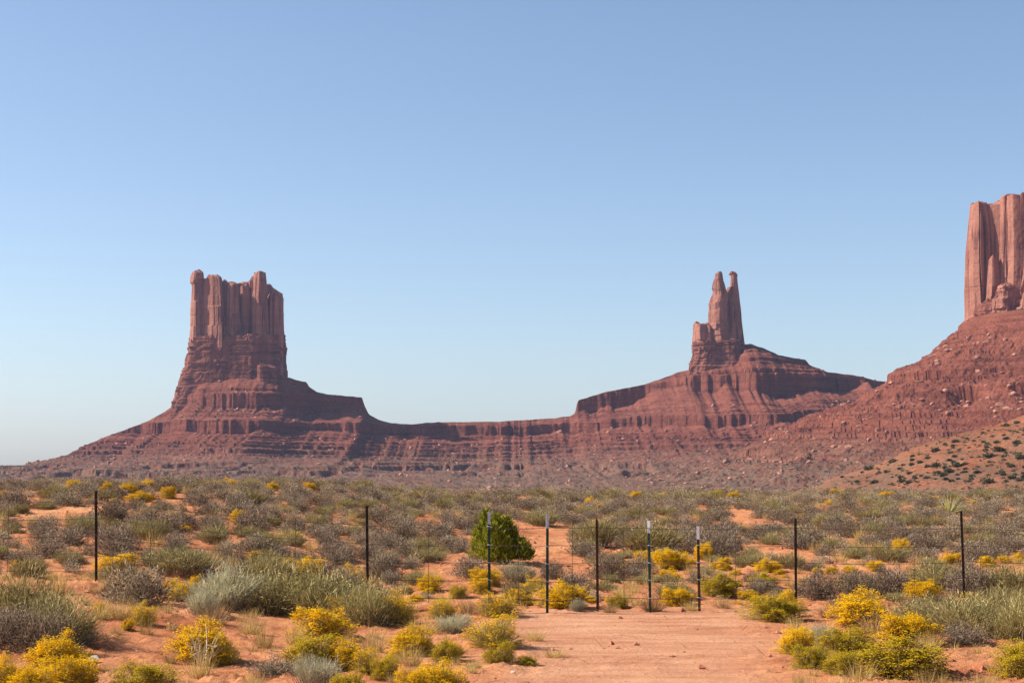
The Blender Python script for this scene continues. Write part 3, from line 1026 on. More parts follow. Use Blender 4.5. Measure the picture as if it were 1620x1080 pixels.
# ------------------------------------------------------------------ plants of the foreground
def dome_dirs(rng, n, low=0.0):
    d = unit(rng.normal(size=(n * 2, 3)))
    d[:, 2] = np.abs(d[:, 2])
    d = d[d[:, 2] >= low]
    while len(d) < n:
        d = np.concatenate([d, d])
    return d[:n]


def lumpy(d, seed, amp=0.4, f=1.7):
    return 1 + amp * fbm(d[:, 0] * f + seed, d[:, 1] * f, d[:, 2] * f, seed=seed, octaves=2)


def stems_to(s, rng, tips, n, width, slot, spread=0.1, r=None):
    i = rng.integers(0, len(tips), n)
    b = np.stack([rng.normal(size=n) * spread, rng.normal(size=n) * spread, np.zeros(n) - 0.02], -1)
    d = tips[i] - b
    ln = np.linalg.norm(d, axis=1)
    blades(s, rng, b, d, ln, width, bend=0.12, segs=2, taper=0.5, slot=slot, r=r)


def sage_soups(rng, seed, dens=1.0, h=0.62, fat=1.0, segs=2):
    """Rounded grey bush one metre wide: fine twigs over a lumpy dome, and woody branches."""
    wood, leaf = Soup(), Soup()
    n = int(4800 * dens)
    d = dome_dirs(rng, n)
    R0 = 0.43 * lumpy(d, seed, 0.55, 2.1)
    fr = rng.random(n) ** 0.45
    base = d * (R0 * fr)[:, None] * np.array([1, 1, h / 0.46])
    dirs = d * 0.8 + np.array([0, 0, 0.45]) + rng.normal(size=(n, 3)) * 0.5
    blades(leaf, rng, base, dirs, rng.uniform(0.025, 0.075, n), rng.uniform(0.007, 0.015, n) * fat, bend=0.3, segs=segs, r=np.clip(rng.random(n) * 0.9 + 0.1 * d[:, 2], 0, 1))
    tips = dome_dirs(rng, 60) * 0.38 * np.array([1, 1, h / 0.46])
    stems_to(wood, rng, tips * 0.85, int(70 * dens) + 8, 0.012, 0, 0.07)
    return wood, leaf


def stalk_soups(rng, seed, dens=1.0, h=0.7, fat=1.0, splay=0.75, segs=2):
    """Upright bundle of fine stalks, broom-like (one metre wide)."""
    wood, leaf = Soup(), Soup()
    n = int(4200 * dens)
    a = rng.random(n) * 6.283
    rr = rng.random(n) ** 0.6
    lean = splay * rr + rng.normal(size=n) * 0.12
    d = np.stack([np.cos(a) * lean, np.sin(a) * lean, np.ones(n)], -1)
    k = 1 + 0.5 * noise(np.cos(a) * 1.6 * rr + seed, np.sin(a) * 1.6 * rr, 0.3, seed=seed)
    base = np.stack([np.cos(a) * rr * 0.24, np.sin(a) * rr * 0.24, np.zeros(n)], -1) + rng.normal(size=(n, 3)) * np.array([0.04, 0.04, 0])
    start = rng.random(n) ** 0.6 * 0.86
    ln = h * k * rng.uniform(0.72, 1.08, n) * (1 - 0.28 * rr)
    du = unit(d)
    base = base + du * (start * ln)[:, None]
    base[:, 2] = np.maximum(base[:, 2], 0)
    blades(leaf, rng, base, d + rng.normal(size=(n, 3)) * 0.42, np.minimum(ln * (1 - start), rng.uniform(0.08, 0.22, n)), rng.uniform(0.005, 0.010, n) * fat, bend=0.25, segs=segs)
    m = int(260 * dens)
    i = rng.integers(0, n, m)
    blades(wood, rng, base[i] * np.array([1, 1, 0]), d[i], ln[i] * 0.7, 0.009 * fat, bend=0.1, segs=segs)
    return wood, leaf


def rabbit_soups(rng, seed, dens=1.0, h=0.6, bloom=1.0, fat=1.0, segs=2):
    """Rabbitbrush one metre wide: green stems fanning up to a dome of small flower heads."""
    stem, fl = Soup(), Soup()
    n = int(760 * dens)
    d = dome_dirs(rng, n, 0.08)
    R0 = 0.44 * lumpy(d, seed, 0.6, 2.6) * (0.9 + 0.2 * rng.random(n))
    tip = d * R0[:, None] * np.array([1, 1, h / 0.46])
    b = np.stack([rng.normal(size=n) * 0.08, rng.normal(size=n) * 0.08, np.zeros(n)], -1)
    thin = noise(d[:, 0] * 2.2 + seed * 3.1, d[:, 1] * 2.2, d[:, 2] * 2.2, seed=seed + 2) > -0.42 - 0.3 * rng.random(n)
    d, R0, tip, b = d[thin], R0[thin], tip[thin], b[thin]
    n = len(d)
    blades(stem, rng, b, tip - b, np.linalg.norm(tip - b, axis=1), 0.010 * fat, bend=0.12, segs=segs, taper=0.5)
    m = int(900 * dens)
    i = rng.integers(0, n, m)
    t = rng.uniform(0.45, 0.95, m)[:, None]
    p = b[i] * (1 - t) + tip[i] * t
    blades(stem, rng, p, unit(tip[i]) * 0.5 + np.array([0, 0, 0.6]) + rng.normal(size=(m, 3)) * 0.4, rng.uniform(0.05, 0.12, m), 0.009 * fat, bend=0.2, segs=1, r=rng.random(m) * 0.6 + 0.3)
    want = rng.random(n) < np.clip(bloom * (0.02 + 1.45 * d[:, 2]), 0, 1)
    heads = tip[want]
    k = max(2, int(12 * min(1.0, dens + 0.2)))
    pos = np.repeat(heads, k, 0) + rng.normal(size=(len(heads) * k, 3)) * np.array([0.034, 0.034, 0.022])
    lumps(fl, rng, pos, rng.uniform(0.008, 0.017, len(pos)) * fat, flat=0.4)
    return stem, fl


def grass_soup(rng, n=320, h=0.5, splay=0.55, fat=1.0, segs=2):
    s = Soup()
    a = rng.random(n) * 6.283
    lean = np.abs(rng.normal(size=n)) * splay
    d = np.stack([np.cos(a) * lean, np.sin(a) * lean, np.ones(n)], -1)
    b = np.stack([np.cos(a), np.sin(a), np.zeros(n)], -1) * (rng.random(n) ** 0.7 * 0.17)[:, None]
    blades(s, rng, b, d, h * rng.uniform(0.45, 1.15, n), rng.uniform(0.004, 0.009, n) * fat, bend=0.16, segs=segs, droop=0.16)
    return s


def bushy_soups(rng, seed):
    """Dense broom of fine stalks filled in with short twigs."""
    wood, leaf = stalk_soups(rng, seed, 0.6, 0.62, 1.0, 1.0)
    w2, l2 = sage_soups(rng, seed + 20, 0.75, 0.56)
    for a, b in ((wood, w2), (leaf, l2)):
        v, q, t, r, m = b.arrays()
        a.add(v, q if len(q) else None, t if len(t) else None, r[:len(q)] if len(q) else None, r[len(q):] if len(t) else None)
    return wood, leaf


# a library of plant shapes: every entry is a list of (part name, mesh)
LIB = {}


def norm_soups(soups):
    """Scale a plant so that it is one metre wide and one metre tall."""
    v = np.concatenate([x for s_ in soups for x in s_.v])
    w = 2 * np.percentile(np.hypot(v[:, 0], v[:, 1]), 94)
    h = np.percentile(v[:, 2], 98.5)
    for s_ in soups:
        s_.v = [x * np.array([1 / w, 1 / w, 1 / h]) for x in s_.v]
    return soups


def lib(kind, builder, n, parts, mats):
    LIB[kind] = []
    for k in range(n):
        rng = np.random.default_rng(abs(hash_name(kind)) + k * 101)
        soups = norm_soups(builder(rng, k + 3))
        LIB[kind].append([(pn, s.mesh(kind + '_' + pn, [M[mm]])) for pn, s, mm in zip(parts, soups, mats)])


def hash_name(s):
    h = 7
    for ch in s:
        h = (h * 131 + ord(ch)) % 1000003
    return h


lib('sagebrush', lambda r, k: sage_soups(r, k), 5, ('branches', 'foliage'), ('wood', 'sage'))
lib('grey_green_shrub', bushy_soups, 6, ('branches', 'foliage'), ('wood', 'greygreen'))
lib('olive_shrub', lambda r, k: stalk_soups(r, k, 1.0, 0.62, 1.0, 0.95), 4, ('branches', 'foliage'), ('wood', 'olive'))
lib('silver_shrub', lambda r, k: stalk_soups(r, k, 0.75, 0.75, 1.25, 0.6), 3, ('branches', 'foliage'), ('wood', 'silver'))
lib('rabbitbrush', lambda r, k: rabbit_soups(r, k), 6, ('stems', 'flowers'), ('stem', 'gold'))
lib('green_rabbitbrush', lambda r, k: rabbit_soups(r, k, 1.0, 0.6, 0.8), 5, ('stems', 'flowers'), ('stem', 'lime'))
lib('fading_rabbitbrush', lambda r, k: rabbit_soups(r, k, 1.0, 0.62, 0.28), 4, ('stems', 'flowers'), ('stem', 'gold'))
lib('straw_grass', lambda r, k: [grass_soup(r)], 5, ('blades',), ('straw',))
lib('rusty_grass', lambda r, k: [grass_soup(r, 300, 0.42, 0.8)], 3, ('blades',), ('rusty',))

KIND_CAT = {'sagebrush': 'sagebrush', 'grey_green_shrub': 'shrub', 'olive_shrub': 'shrub', 'silver_shrub': 'shrub', 'rabbitbrush': 'rabbitbrush', 'green_rabbitbrush': 'rabbitbrush', 'fading_rabbitbrush': 'rabbitbrush', 'straw_grass': 'grass tuft', 'rusty_grass': 'grass tuft'}
PLACED = []
prng = np.random.default_rng(77)


def plant(kind, x, y, w, h, label, group, variant=None):
    shapes = LIB[kind]
    parts = shapes[prng.integers(len(shapes)) if variant is None else variant]
    loc = (x, y, gz(x, y) - 0.015)
    sx, sz = w, h
    rz = prng.random() * 6.283
    if len(parts) == 1:
        o = obj(kind, parts[0][1])
    else:
        o = empty(kind, loc)
        for pn, me in parts:
            obj(pn, me, o)
    o.location = loc
    o.rotation_euler[2] = rz
    o.scale = (sx, sx, sz)
    tag(o, label, KIND_CAT[kind], group)
    PLACED.append((x, y, w))
    return o


def plant_px(kind, px_, top, base, wpx, label, group):
    """A plant that stands where the photograph shows it."""
    x, y = on_ground(px_, base)
    y += 0.28 * wpx * y / F
    x = (px_ - 810) / F * y
    w = wpx * y / F
    h = (base - top) * y / F * 1.02
    plant(kind, x, y, w, max(h * (0.82 if kind == 'grey_green_shrub' else 0.9), 0.08), label, group)


G_Y = 'yellow rabbitbrush in flower on the red sand'
G_S = 'grey and green shrubs on the red sand'
G_T = 'dry grass tufts on the red sand'
FG = [
    ('grey_green_shrub', 35, 898, 1005, 150, 'big dusty green shrub at the near end of the fence, tallest of its clump'),
    ('grey_green_shrub', 95, 935, 1022, 130, 'dusty green shrub spreading out of the big clump toward the bare sand'),
    ('sagebrush', 15, 960, 1030, 120, 'brown twiggy shrub at the foot of the big dusty green clump'),
    ('sagebrush', 75, 965, 1038, 100, 'dark twiggy shrub directly behind the corner clump of gold rabbitbrush'),
    ('rabbitbrush', 95, 1000, 1062, 95, 'bright gold rabbitbrush in front of the dark twiggy shrub, topmost of the corner clump'),
    ('rabbitbrush', 118, 1038, 1100, 105, 'wide gold rabbitbrush beside a white stone at the lower corner'),
    ('rabbitbrush', 25, 1036, 1108, 90, 'gold rabbitbrush cut by the lower corner of the picture'),
    ('rabbitbrush', 60, 1055, 1112, 80, 'low gold rabbitbrush between the two wide ones in the corner'),
    ('green_rabbitbrush', 240, 1048, 1104, 112, 'lime green rabbitbrush low on the edge beside bare sand'),
    ('rabbitbrush', 325, 981, 1048, 100, 'golden rabbitbrush dome with a bleached dead branch in front'),
    ('fading_rabbitbrush', 358, 1005, 1052, 60, 'half faded rabbitbrush leaning on the dome with the dead branch'),
    ('rusty_grass', 116, 922, 945, 30, 'small rusty tuft alone on the sand before the first post'),
    ('straw_grass', 86, 897, 917, 40, 'yellow straw tuft on the sand bank near the first post'),
    ('olive_shrub', 48, 880, 915, 60, 'thin olive shrub with straw on the bank above the big green clump'),
    ('rabbitbrush', 32, 885, 900, 26, 'tiny gold rabbitbrush above the big dusty green clump'),
    ('straw_grass', 165, 945, 980, 60, 'straw tuft at the foot of the first dark post'),
    ('straw_grass', 200, 938, 982, 60, 'tall straw tuft with yellow tips below the brown bush'),
    ('fading_rabbitbrush', 232, 950, 990, 45, 'fading rabbitbrush at the edge of the straw tufts below the brown bush'),
    ('sagebrush', 218, 893, 956, 122, 'large brown twiggy bush beside the first dark post'),
    ('rabbitbrush', 190, 877, 908, 75, 'bright gold rabbitbrush just behind the first dark post'),
    ('rusty_grass', 195, 1000, 1018, 36, 'small tan tuft in the open sand near the gold dome'),
    ('rusty_grass', 155, 992, 1012, 36, 'small dry tuft between the dusty green clump and open sand'),
    ('rusty_grass', 275, 1022, 1050, 32, 'rusty wisp at the side of the golden dome with dead branch'),
    ('olive_shrub', 290, 868, 912, 130, 'broad olive shrub with a dark shaded foot along the fence wires'),
    ('fading_rabbitbrush', 292, 915, 952, 62, 'brownish rabbitbrush between the brown bush and the silver shrub'),
    ('rabbitbrush', 312, 908, 940, 22, 'single upright gold sprig beside the silver shrub'),
    ('silver_shrub', 360, 896, 966, 112, 'pale silver shrub, light end of the long grey green hedge'),
    ('silver_shrub', 325, 930, 975, 50, 'small silver shrub leaning out from the pale end of the hedge'),
    ('grey_green_shrub', 440, 893, 972, 140, 'grey green shrub in the middle of the long low hedge before the fence'),
    ('grey_green_shrub', 520, 892, 980, 150, 'biggest grey green shrub of the long hedge, nearest the second post'),
    ('grey_green_shrub', 585, 912, 990, 90, 'grey green shrub at the far tail of the long hedge'),
    ('rabbitbrush', 480, 882, 925, 70, 'gold rabbitbrush peeping over the top of the long hedge'),
    ('rabbitbrush', 560, 892, 930, 46, 'small gold rabbitbrush peeping over the hedge by the second post'),
    ('olive_shrub', 420, 880, 925, 90, 'pale straw coloured shrub behind the long hedge'),
    ('rusty_grass', 340, 945, 990, 75, 'brown grass tuft below the silver shrub'),
    ('straw_grass', 402, 968, 1006, 62, 'rounded straw tuft alone on the sand below the hedge'),
    ('straw_grass', 470, 975, 1020, 50, 'thin straw tuft at the side of the gold rabbitbrush pair'),
    ('rabbitbrush', 515, 960, 1012, 98, 'upper gold rabbitbrush of the pair in front of the hedge'),
    ('fading_rabbitbrush', 540, 942, 985, 48, 'tall sprig of rabbitbrush at the foot of the hedge'),
    ('green_rabbitbrush', 495, 1003, 1062, 90, 'greenish half of the large lower rabbitbrush clump'),
    ('rabbitbrush', 545, 1008, 1062, 85, 'golden half of the large lower rabbitbrush clump'),
    ('fading_rabbitbrush', 580, 1020, 1066, 50, 'brownish edge of the large lower rabbitbrush clump'),
    ('silver_shrub', 508, 1036, 1088, 75, 'white stalked shrub in front of the greenish rabbitbrush'),
    ('sagebrush', 438, 1040, 1072, 84, 'flat grey shrub beside the white stalked one'),
    ('green_rabbitbrush', 555, 1062, 1106, 80, 'lime rabbitbrush at the lower edge near the white stalks'),
    ('straw_grass', 592, 985, 1032, 60, 'tall straw tuft between two gold rabbitbrush clumps'),
    ('rabbitbrush', 655, 989, 1036, 76, 'round gold rabbitbrush behind a straw tuft'),
    ('straw_grass', 652, 1012, 1052, 55, 'straw tuft standing before the round gold rabbitbrush'),
    ('green_rabbitbrush', 705, 1010, 1046, 48, 'small lime rabbitbrush beside the round gold one'),
    ('green_rabbitbrush', 610, 1035, 1076, 46, 'lone lime rabbitbrush on the sand between gold clumps'),
    ('rabbitbrush', 700, 1043, 1102, 96, 'large gold rabbitbrush at the lower edge beside the clearing'),
    ('rabbitbrush', 655, 1056, 1108, 60, 'gold rabbitbrush joined to the large one at the lower edge'),
    ('straw_grass', 750, 1035, 1058, 40, 'sparse straw wisp at the edge of the clearing'),
    ('fading_rabbitbrush', 628, 930, 988, 76, 'grey stemmed rabbitbrush with a gold top at the hedge tail'),
    ('straw_grass', 672, 968, 1004, 72, 'pale straw tuft above the round gold rabbitbrush'),
    ('silver_shrub', 716, 970, 1002, 58, 'bluish silver shrub on the way to the clearing'),
    ('fading_rabbitbrush', 782, 968, 1026, 98, 'large olive rabbitbrush with few flowers beside the clearing'),
    ('green_rabbitbrush', 790, 1012, 1052, 56, 'small lime rabbitbrush in front of the large olive one'),
    ('green_rabbitbrush', 834, 1034, 1053, 36, 'smallest lime rabbitbrush at the clearing edge'),
    ('straw_grass', 846, 990, 1014, 46, 'straw wisp beside the large olive rabbitbrush'),
    ('straw_grass', 876, 1020, 1040, 48, 'thin straw wisp out on the clearing'),
    ('fading_rabbitbrush', 790, 936, 977, 72, 'pale olive bush in front of the juniper'),
    ('fading_rabbitbrush', 826, 929, 958, 46, 'small olive bush close behind the pale one'),
    ('fading_rabbitbrush', 702, 940, 978, 56, 'olive bush between hedge and clearing with gold tips'),
    ('rusty_grass', 740, 945, 972, 46, 'brown tuft below the third post'),
    ('rabbitbrush', 680, 907, 935, 44, 'low gold cushion on bare sand behind the wires'),
    ('green_rabbitbrush', 726, 924, 946, 30, 'small lime cushion near the third post'),
    ('rabbitbrush', 762, 913, 940, 40, 'gold bush hugging the third post'),
    ('rabbitbrush', 768, 898, 926, 52, 'gold bush under the juniper, behind the third post'),
    ('fading_rabbitbrush', 842, 910, 938, 50, 'half gold bush between the two green posts'),
    ('silver_shrub', 820, 888, 924, 58, 'grey leafy shrub at the shaded foot of the juniper'),
    ('rabbitbrush', 890, 919, 963, 80, 'dense golden dome beside the tall green post'),
    ('silver_shrub', 912, 945, 967, 26, 'small grey twig bush in front of the golden dome'),
    ('rusty_grass', 964, 948, 969, 34, 'dark tumbleweed resting by the bare rusty post'),
    ('straw_grass', 975, 924, 941, 38, 'straw cushion behind the bare rusty post'),
    ('green_rabbitbrush', 976, 939, 962, 34, 'lime cushion on the sand past the bare rusty post'),
    ('rusty_grass', 1030, 928, 967, 52, 'brown bush hiding the foot of the white tipped green post'),
    ('rabbitbrush', 1068, 928, 958, 54, 'gold bush beside the brown one at the white tipped green post'),
    ('straw_grass', 1090, 945, 966, 36, 'straw tuft between the two white tipped posts'),
    ('green_rabbitbrush', 1138, 907, 944, 68, 'olive gold bush past the short white tipped post'),
    ('rusty_grass', 1140, 942, 962, 44, 'brown tuft at the edge of the clearing past the short post'),
    ('rabbitbrush', 1210, 884, 906, 46, 'flat gold cushion behind the fence on open sand'),
    ('green_rabbitbrush', 1206, 905, 930, 48, 'lime cushion just nearer than the flat gold one'),
    ('sagebrush', 1226, 926, 939, 22, 'tiny grey bush beside the lime cushion'),
    ('green_rabbitbrush', 1225, 940, 983, 102, 'wide olive gold dome before the dark post at the clearing'),
    ('sagebrush', 1290, 902, 949, 68, 'round dark grey bush beside the dark post at the clearing'),
    ('rabbitbrush', 1358, 931, 992, 96, 'tallest bright gold dome at the far corner of the clearing'),
    ('rusty_grass', 1378, 962, 1004, 84, 'tan dry tuft in front of the tallest gold dome'),
    ('rusty_grass', 1305, 948, 976, 46, 'thin brown tuft between the olive dome and the tallest gold dome'),
    ('rabbitbrush', 1254, 990, 1036, 60, 'gold bush at the outer tip of the near clump by the clearing'),
    ('green_rabbitbrush', 1276, 1018, 1060, 62, 'lime bush in front of the outer gold tip of the near clump'),
    ('silver_shrub', 1296, 985, 1025, 46, 'grey shrub showing between bushes of the near clump'),
    ('green_rabbitbrush', 1332, 990, 1046, 92, 'olive bush in the heart of the near clump by the clearing'),
    ('green_rabbitbrush', 1330, 1028, 1068, 72, 'low lime bush at the front of the near clump'),
    ('green_rabbitbrush', 1420, 1008, 1074, 140, 'widest lime bush of the near clump'),
    ('rabbitbrush', 1428, 968, 1022, 96, 'golden bush at the back of the near clump'),
    ('straw_grass', 1460, 990, 1030, 60, 'straw tuft behind the widest lime bush'),
    ('rabbitbrush', 1456, 917, 952, 60, 'golden cushion among grey shrubs below the last post'),
    ('sagebrush', 1345, 902, 944, 76, 'grey bush behind the tallest gold dome'),
    ('sagebrush', 1405, 895, 945, 80, 'purple grey bush between the tallest gold dome and the last post'),
    ('grey_green_shrub', 1478, 884, 935, 110, 'dusty green shrub at the foot of the last post'),
    ('sagebrush', 1530, 890, 945, 90, 'dark grey bush just past the last post'),
    ('grey_green_shrub', 1590, 892, 945, 110, 'dusty shrub at the picture edge past the last post'),
    ('grey_green_shrub', 1450, 938, 1000, 110, 'green grass like shrub behind the golden bush of the near clump'),
    ('grey_green_shrub', 1530, 935, 1008, 140, 'wide green grey shrub of the thicket beyond the near clump'),
    ('olive_shrub', 1575, 930, 985, 110, 'russet olive shrub at the back of the green grey thicket'),
    ('grey_green_shrub', 1605, 935, 1015, 100, 'green grey shrub of the thicket cut by the picture edge'),
    ('sagebrush', 1520, 985, 1020, 90, 'bare twiggy bush at the foot of the green grey thicket'),
    ('straw_grass', 1536, 975, 1018, 40, 'straw tuft rising through the bare twiggy bush'),
    ('green_rabbitbrush', 1604, 1012, 1078, 92, 'lime bush at the lower edge beyond the near clump'),
    ('rusty_grass', 1562, 1040, 1064, 44, 'small tan tuft beside the lime bush at the lower edge'),
    ('straw_grass', 1548, 1062, 1086, 60, 'sparse pale grass at the lower edge of the bare sand'),
    # behind the fence
    ('olive_shrub', 938, 818, 868, 74, 'bright feathery green shrub behind the bare rusty post'),
    ('grey_green_shrub', 1030, 822, 876, 100, 'large dark green shrub behind the white tipped posts'),
    ('sagebrush', 1135, 835, 882, 84, 'large grey bush with a black shaded foot past the short white tipped post'),
    ('sagebrush', 745, 880, 915, 60, 'grey bush under the outer side of the juniper'),
    ('sagebrush', 872, 885, 917, 44, 'round grey bush past the juniper by the green post'),
    ('sagebrush', 960, 875, 918, 70, 'grey bush on the orange bank behind the bare rusty post'),
    ('sagebrush', 1010, 876, 908, 55, 'grey bush on the orange bank behind the white tipped green post'),
    ('rabbitbrush', 1060, 868, 900, 60, 'gold bush below the large dark green shrub'),
    ('rabbitbrush', 1018, 870, 896, 40, 'small gold bush at the shaded foot of the large dark green shrub'),
    ('rabbitbrush', 1112, 858, 886, 34, 'gold bush directly behind the short white tipped post'),
    ('olive_shrub', 1180, 876, 898, 46, 'olive tuft on the sand behind the wires'),
    ('sagebrush', 608, 868, 917, 60, 'brown bush beside the second post'),
    ('sagebrush', 648, 880, 900, 30, 'small round grey bush on bare sand past the second post'),
    ('straw_grass', 662, 895, 908, 26, 'little straw tuft near the small round grey bush'),
    ('rabbitbrush', 1383, 886, 904, 30, 'gold bush on the sand between the last two posts'),
    ('rabbitbrush', 1420, 850, 880, 34, 'tall gold bush behind the last two posts'),
    ('green_rabbitbrush', 1385, 862, 882, 30, 'lime bush near the tall gold one behind the last two posts'),
    ('rabbitbrush', 1500, 874, 892, 36, 'gold bush close to the last post'),
    ('rabbitbrush', 1610, 872, 890, 28, 'gold bush at the picture edge behind the wires'),
    ('rabbitbrush', 118, 757, 776, 30, 'gold bush on the crest below the end of the broad butte slope'),
    ('rabbitbrush', 172, 760, 778, 26, 'gold bush on the crest just past the first post'),
    ('rabbitbrush', 205, 763, 780, 30, 'second gold bush on the crest past the first post'),
    ('rabbitbrush', 236, 756, 774, 36, 'widest gold bush on the crest below the broad butte'),
    ('rabbitbrush', 268, 768, 788, 30, 'gold bush a little below the crest under the broad butte'),
    ('rabbitbrush', 225, 776, 795, 48, 'long gold bush over a red bare patch near the crest'),
    ('rabbitbrush', 358, 755, 772, 40, 'gold bush on the crest right under the broad butte columns'),
    ('rabbitbrush', 432, 761, 776, 24, 'bright round gold bush on the crest under the ledge block'),
    ('rabbitbrush', 490, 762, 776, 24, 'pale gold bush on the crest under the long ledge'),
    ('rabbitbrush', 935, 784, 800, 22, 'gold spot on the slope under the saddle'),
    ('rabbitbrush', 1005, 776, 790, 20, 'gold spot near the crest under the side ledge'),
    ('rabbitbrush', 1158, 776, 790, 30, 'gold bush on the crest under the twin spires'),
    ('green_rabbitbrush', 1132, 774, 790, 30, 'lime bush on the crest under the twin spires'),
    ('rabbitbrush', 1322, 772, 786, 26, 'gold bush near the crest under the dip beside the cliff slope'),
    ('rabbitbrush', 1400, 776, 790, 28, 'gold bush near the crest under the outer cliff slope'),
    ('rabbitbrush', 1487, 800, 815, 26, 'gold bush beside the spiky yucca'),
]


def build_foreground_plants():
    for kind, px_, top, base, w, label in FG:
        g = G_Y if 'rabbit' in kind else (G_T if 'grass' in kind else G_S)
        plant_px(kind, px_, top, base, w, label, g)


build_foreground_plants()


def build_juniper():
    """The green juniper behind the third post: several pointed leaders, dark scale foliage."""
    rng = np.random.default_rng(31)
    x, y = on_ground(790, 893)
    y += 0.5
    k = y / F
    x = (790 - 810) * k
    e = empty('juniper_tree', (x, y, gz(x, y)))
    tag(e, 'bushy bright green juniper with several pointed tops behind the third fence post', 'juniper tree')
    leaf, wood = Soup(), Soup()
    lead = [(-32, 56, 17, 0), (-22, 82, 15, .1), (-4, 74, 22, 0), (12, 70, 20, .2), (-12, 60, 24, -.4), (22, 54, 17, .1), (36, 36, 16, -.1), (0, 46, 26, -.3), (44, 26, 12, 0)]
    for dx, hpx, rpx, dy in lead:
        h, r = hpx * k, rpx * k
        n = int(850 * (hpx / 60) * (rpx / 18))
        hpx *= 0.93
        h = hpx * k
        t = rng.random(n) ** 0.9
        a = rng.random(n) * 6.283
        prof = (1 - t) ** 0.5 * (0.55 + 0.45 * np.minimum(1, t * 5))
        lum = 1 + 0.8 * fbm(np.cos(a) * 1.8 + dx, np.sin(a) * 1.8, t * 6.0, seed=17, octaves=3)
        rad = r * prof * lum * rng.random(n) ** 0.35
        p = np.stack([dx * k + np.cos(a) * rad, dy + np.sin(a) * rad, 0.03 + t * h], -1)
        d = np.stack([np.cos(a) * 0.5, np.sin(a) * 0.5, np.full(n, 0.9)], -1) + rng.normal(size=(n, 3)) * 0.35
        blades(leaf, rng, p, d, rng.uniform(0.05, 0.12, n), rng.uniform(0.014, 0.03, n), bend=0.15, segs=1, taper=0.35)
        blades(wood, rng, np.array([[dx * k * 0.3, dy * 0.3, -0.02]] * 3) + rng.normal(size=(3, 3)) * 0.02, np.array([[dx * k * 0.7, dy * 0.7, h * 0.8]] * 3) + rng.normal(size=(3, 3)) * 0.03, h * 0.85, 0.05, segs=3, taper=0.25, bend=0.05)
    obj('trunk', wood.mesh('trunk', [M['wood']]), e)
    obj('crown', leaf.mesh('crown', [M['juniper']]), e)
    PLACED.append((x, y, 1.5))


build_juniper()


def build_yucca():
    rng = np.random.default_rng(6)
    x, y = on_ground(1502, 815)
    s = Soup()
    d = dome_dirs(rng, 110, 0.05)
    blades(s, rng, d * 0.03, d, rng.uniform(0.45, 0.75, 110), 0.035, segs=2, taper=0.1, bend=0.05)
    o = obj('yucca', s.mesh('yucca', [M['yucca']]))
    o.location = (x, y, gz(x, y) + 0.02)
    tag(o, 'spiky pale yucca rosette on the slope behind the last fence post', 'yucca')
    PLACED.append((x, y, 0.8))


build_yucca()


def build_dead_branch():
    """Bleached branch lying against the golden dome."""
    rng = np.random.default_rng(12)
    x, y = on_ground(318, 1052)
    s = Soup()
    n = 22
    d = np.stack([rng.uniform(-0.5, 0.65, n), rng.uniform(-0.25, 0.2, n), rng.uniform(0.25, 1.0, n)], -1)
    blades(s, rng, rng.normal(size=(n, 3)) * 0.02 + (0, 0, 0.02), d, rng.uniform(0.15, 0.42, n), 0.013, bend=0.2, segs=3, taper=0.3)
    n = 30
    b = d[rng.integers(0, 22, n)] * 0.22
    blades(s, rng, b, rng.normal(size=(n, 3)) + (0, 0, 0.4), 0.11, 0.007, bend=0.2, segs=2)
    o = obj('dead_branch', s.mesh('dead_branch', [M['pale_wood']]))
    o.location = (x, y, gz(x, y))
    tag(o, 'bleached dead branch lying against the golden rabbitbrush dome', 'branch')


build_dead_branch()


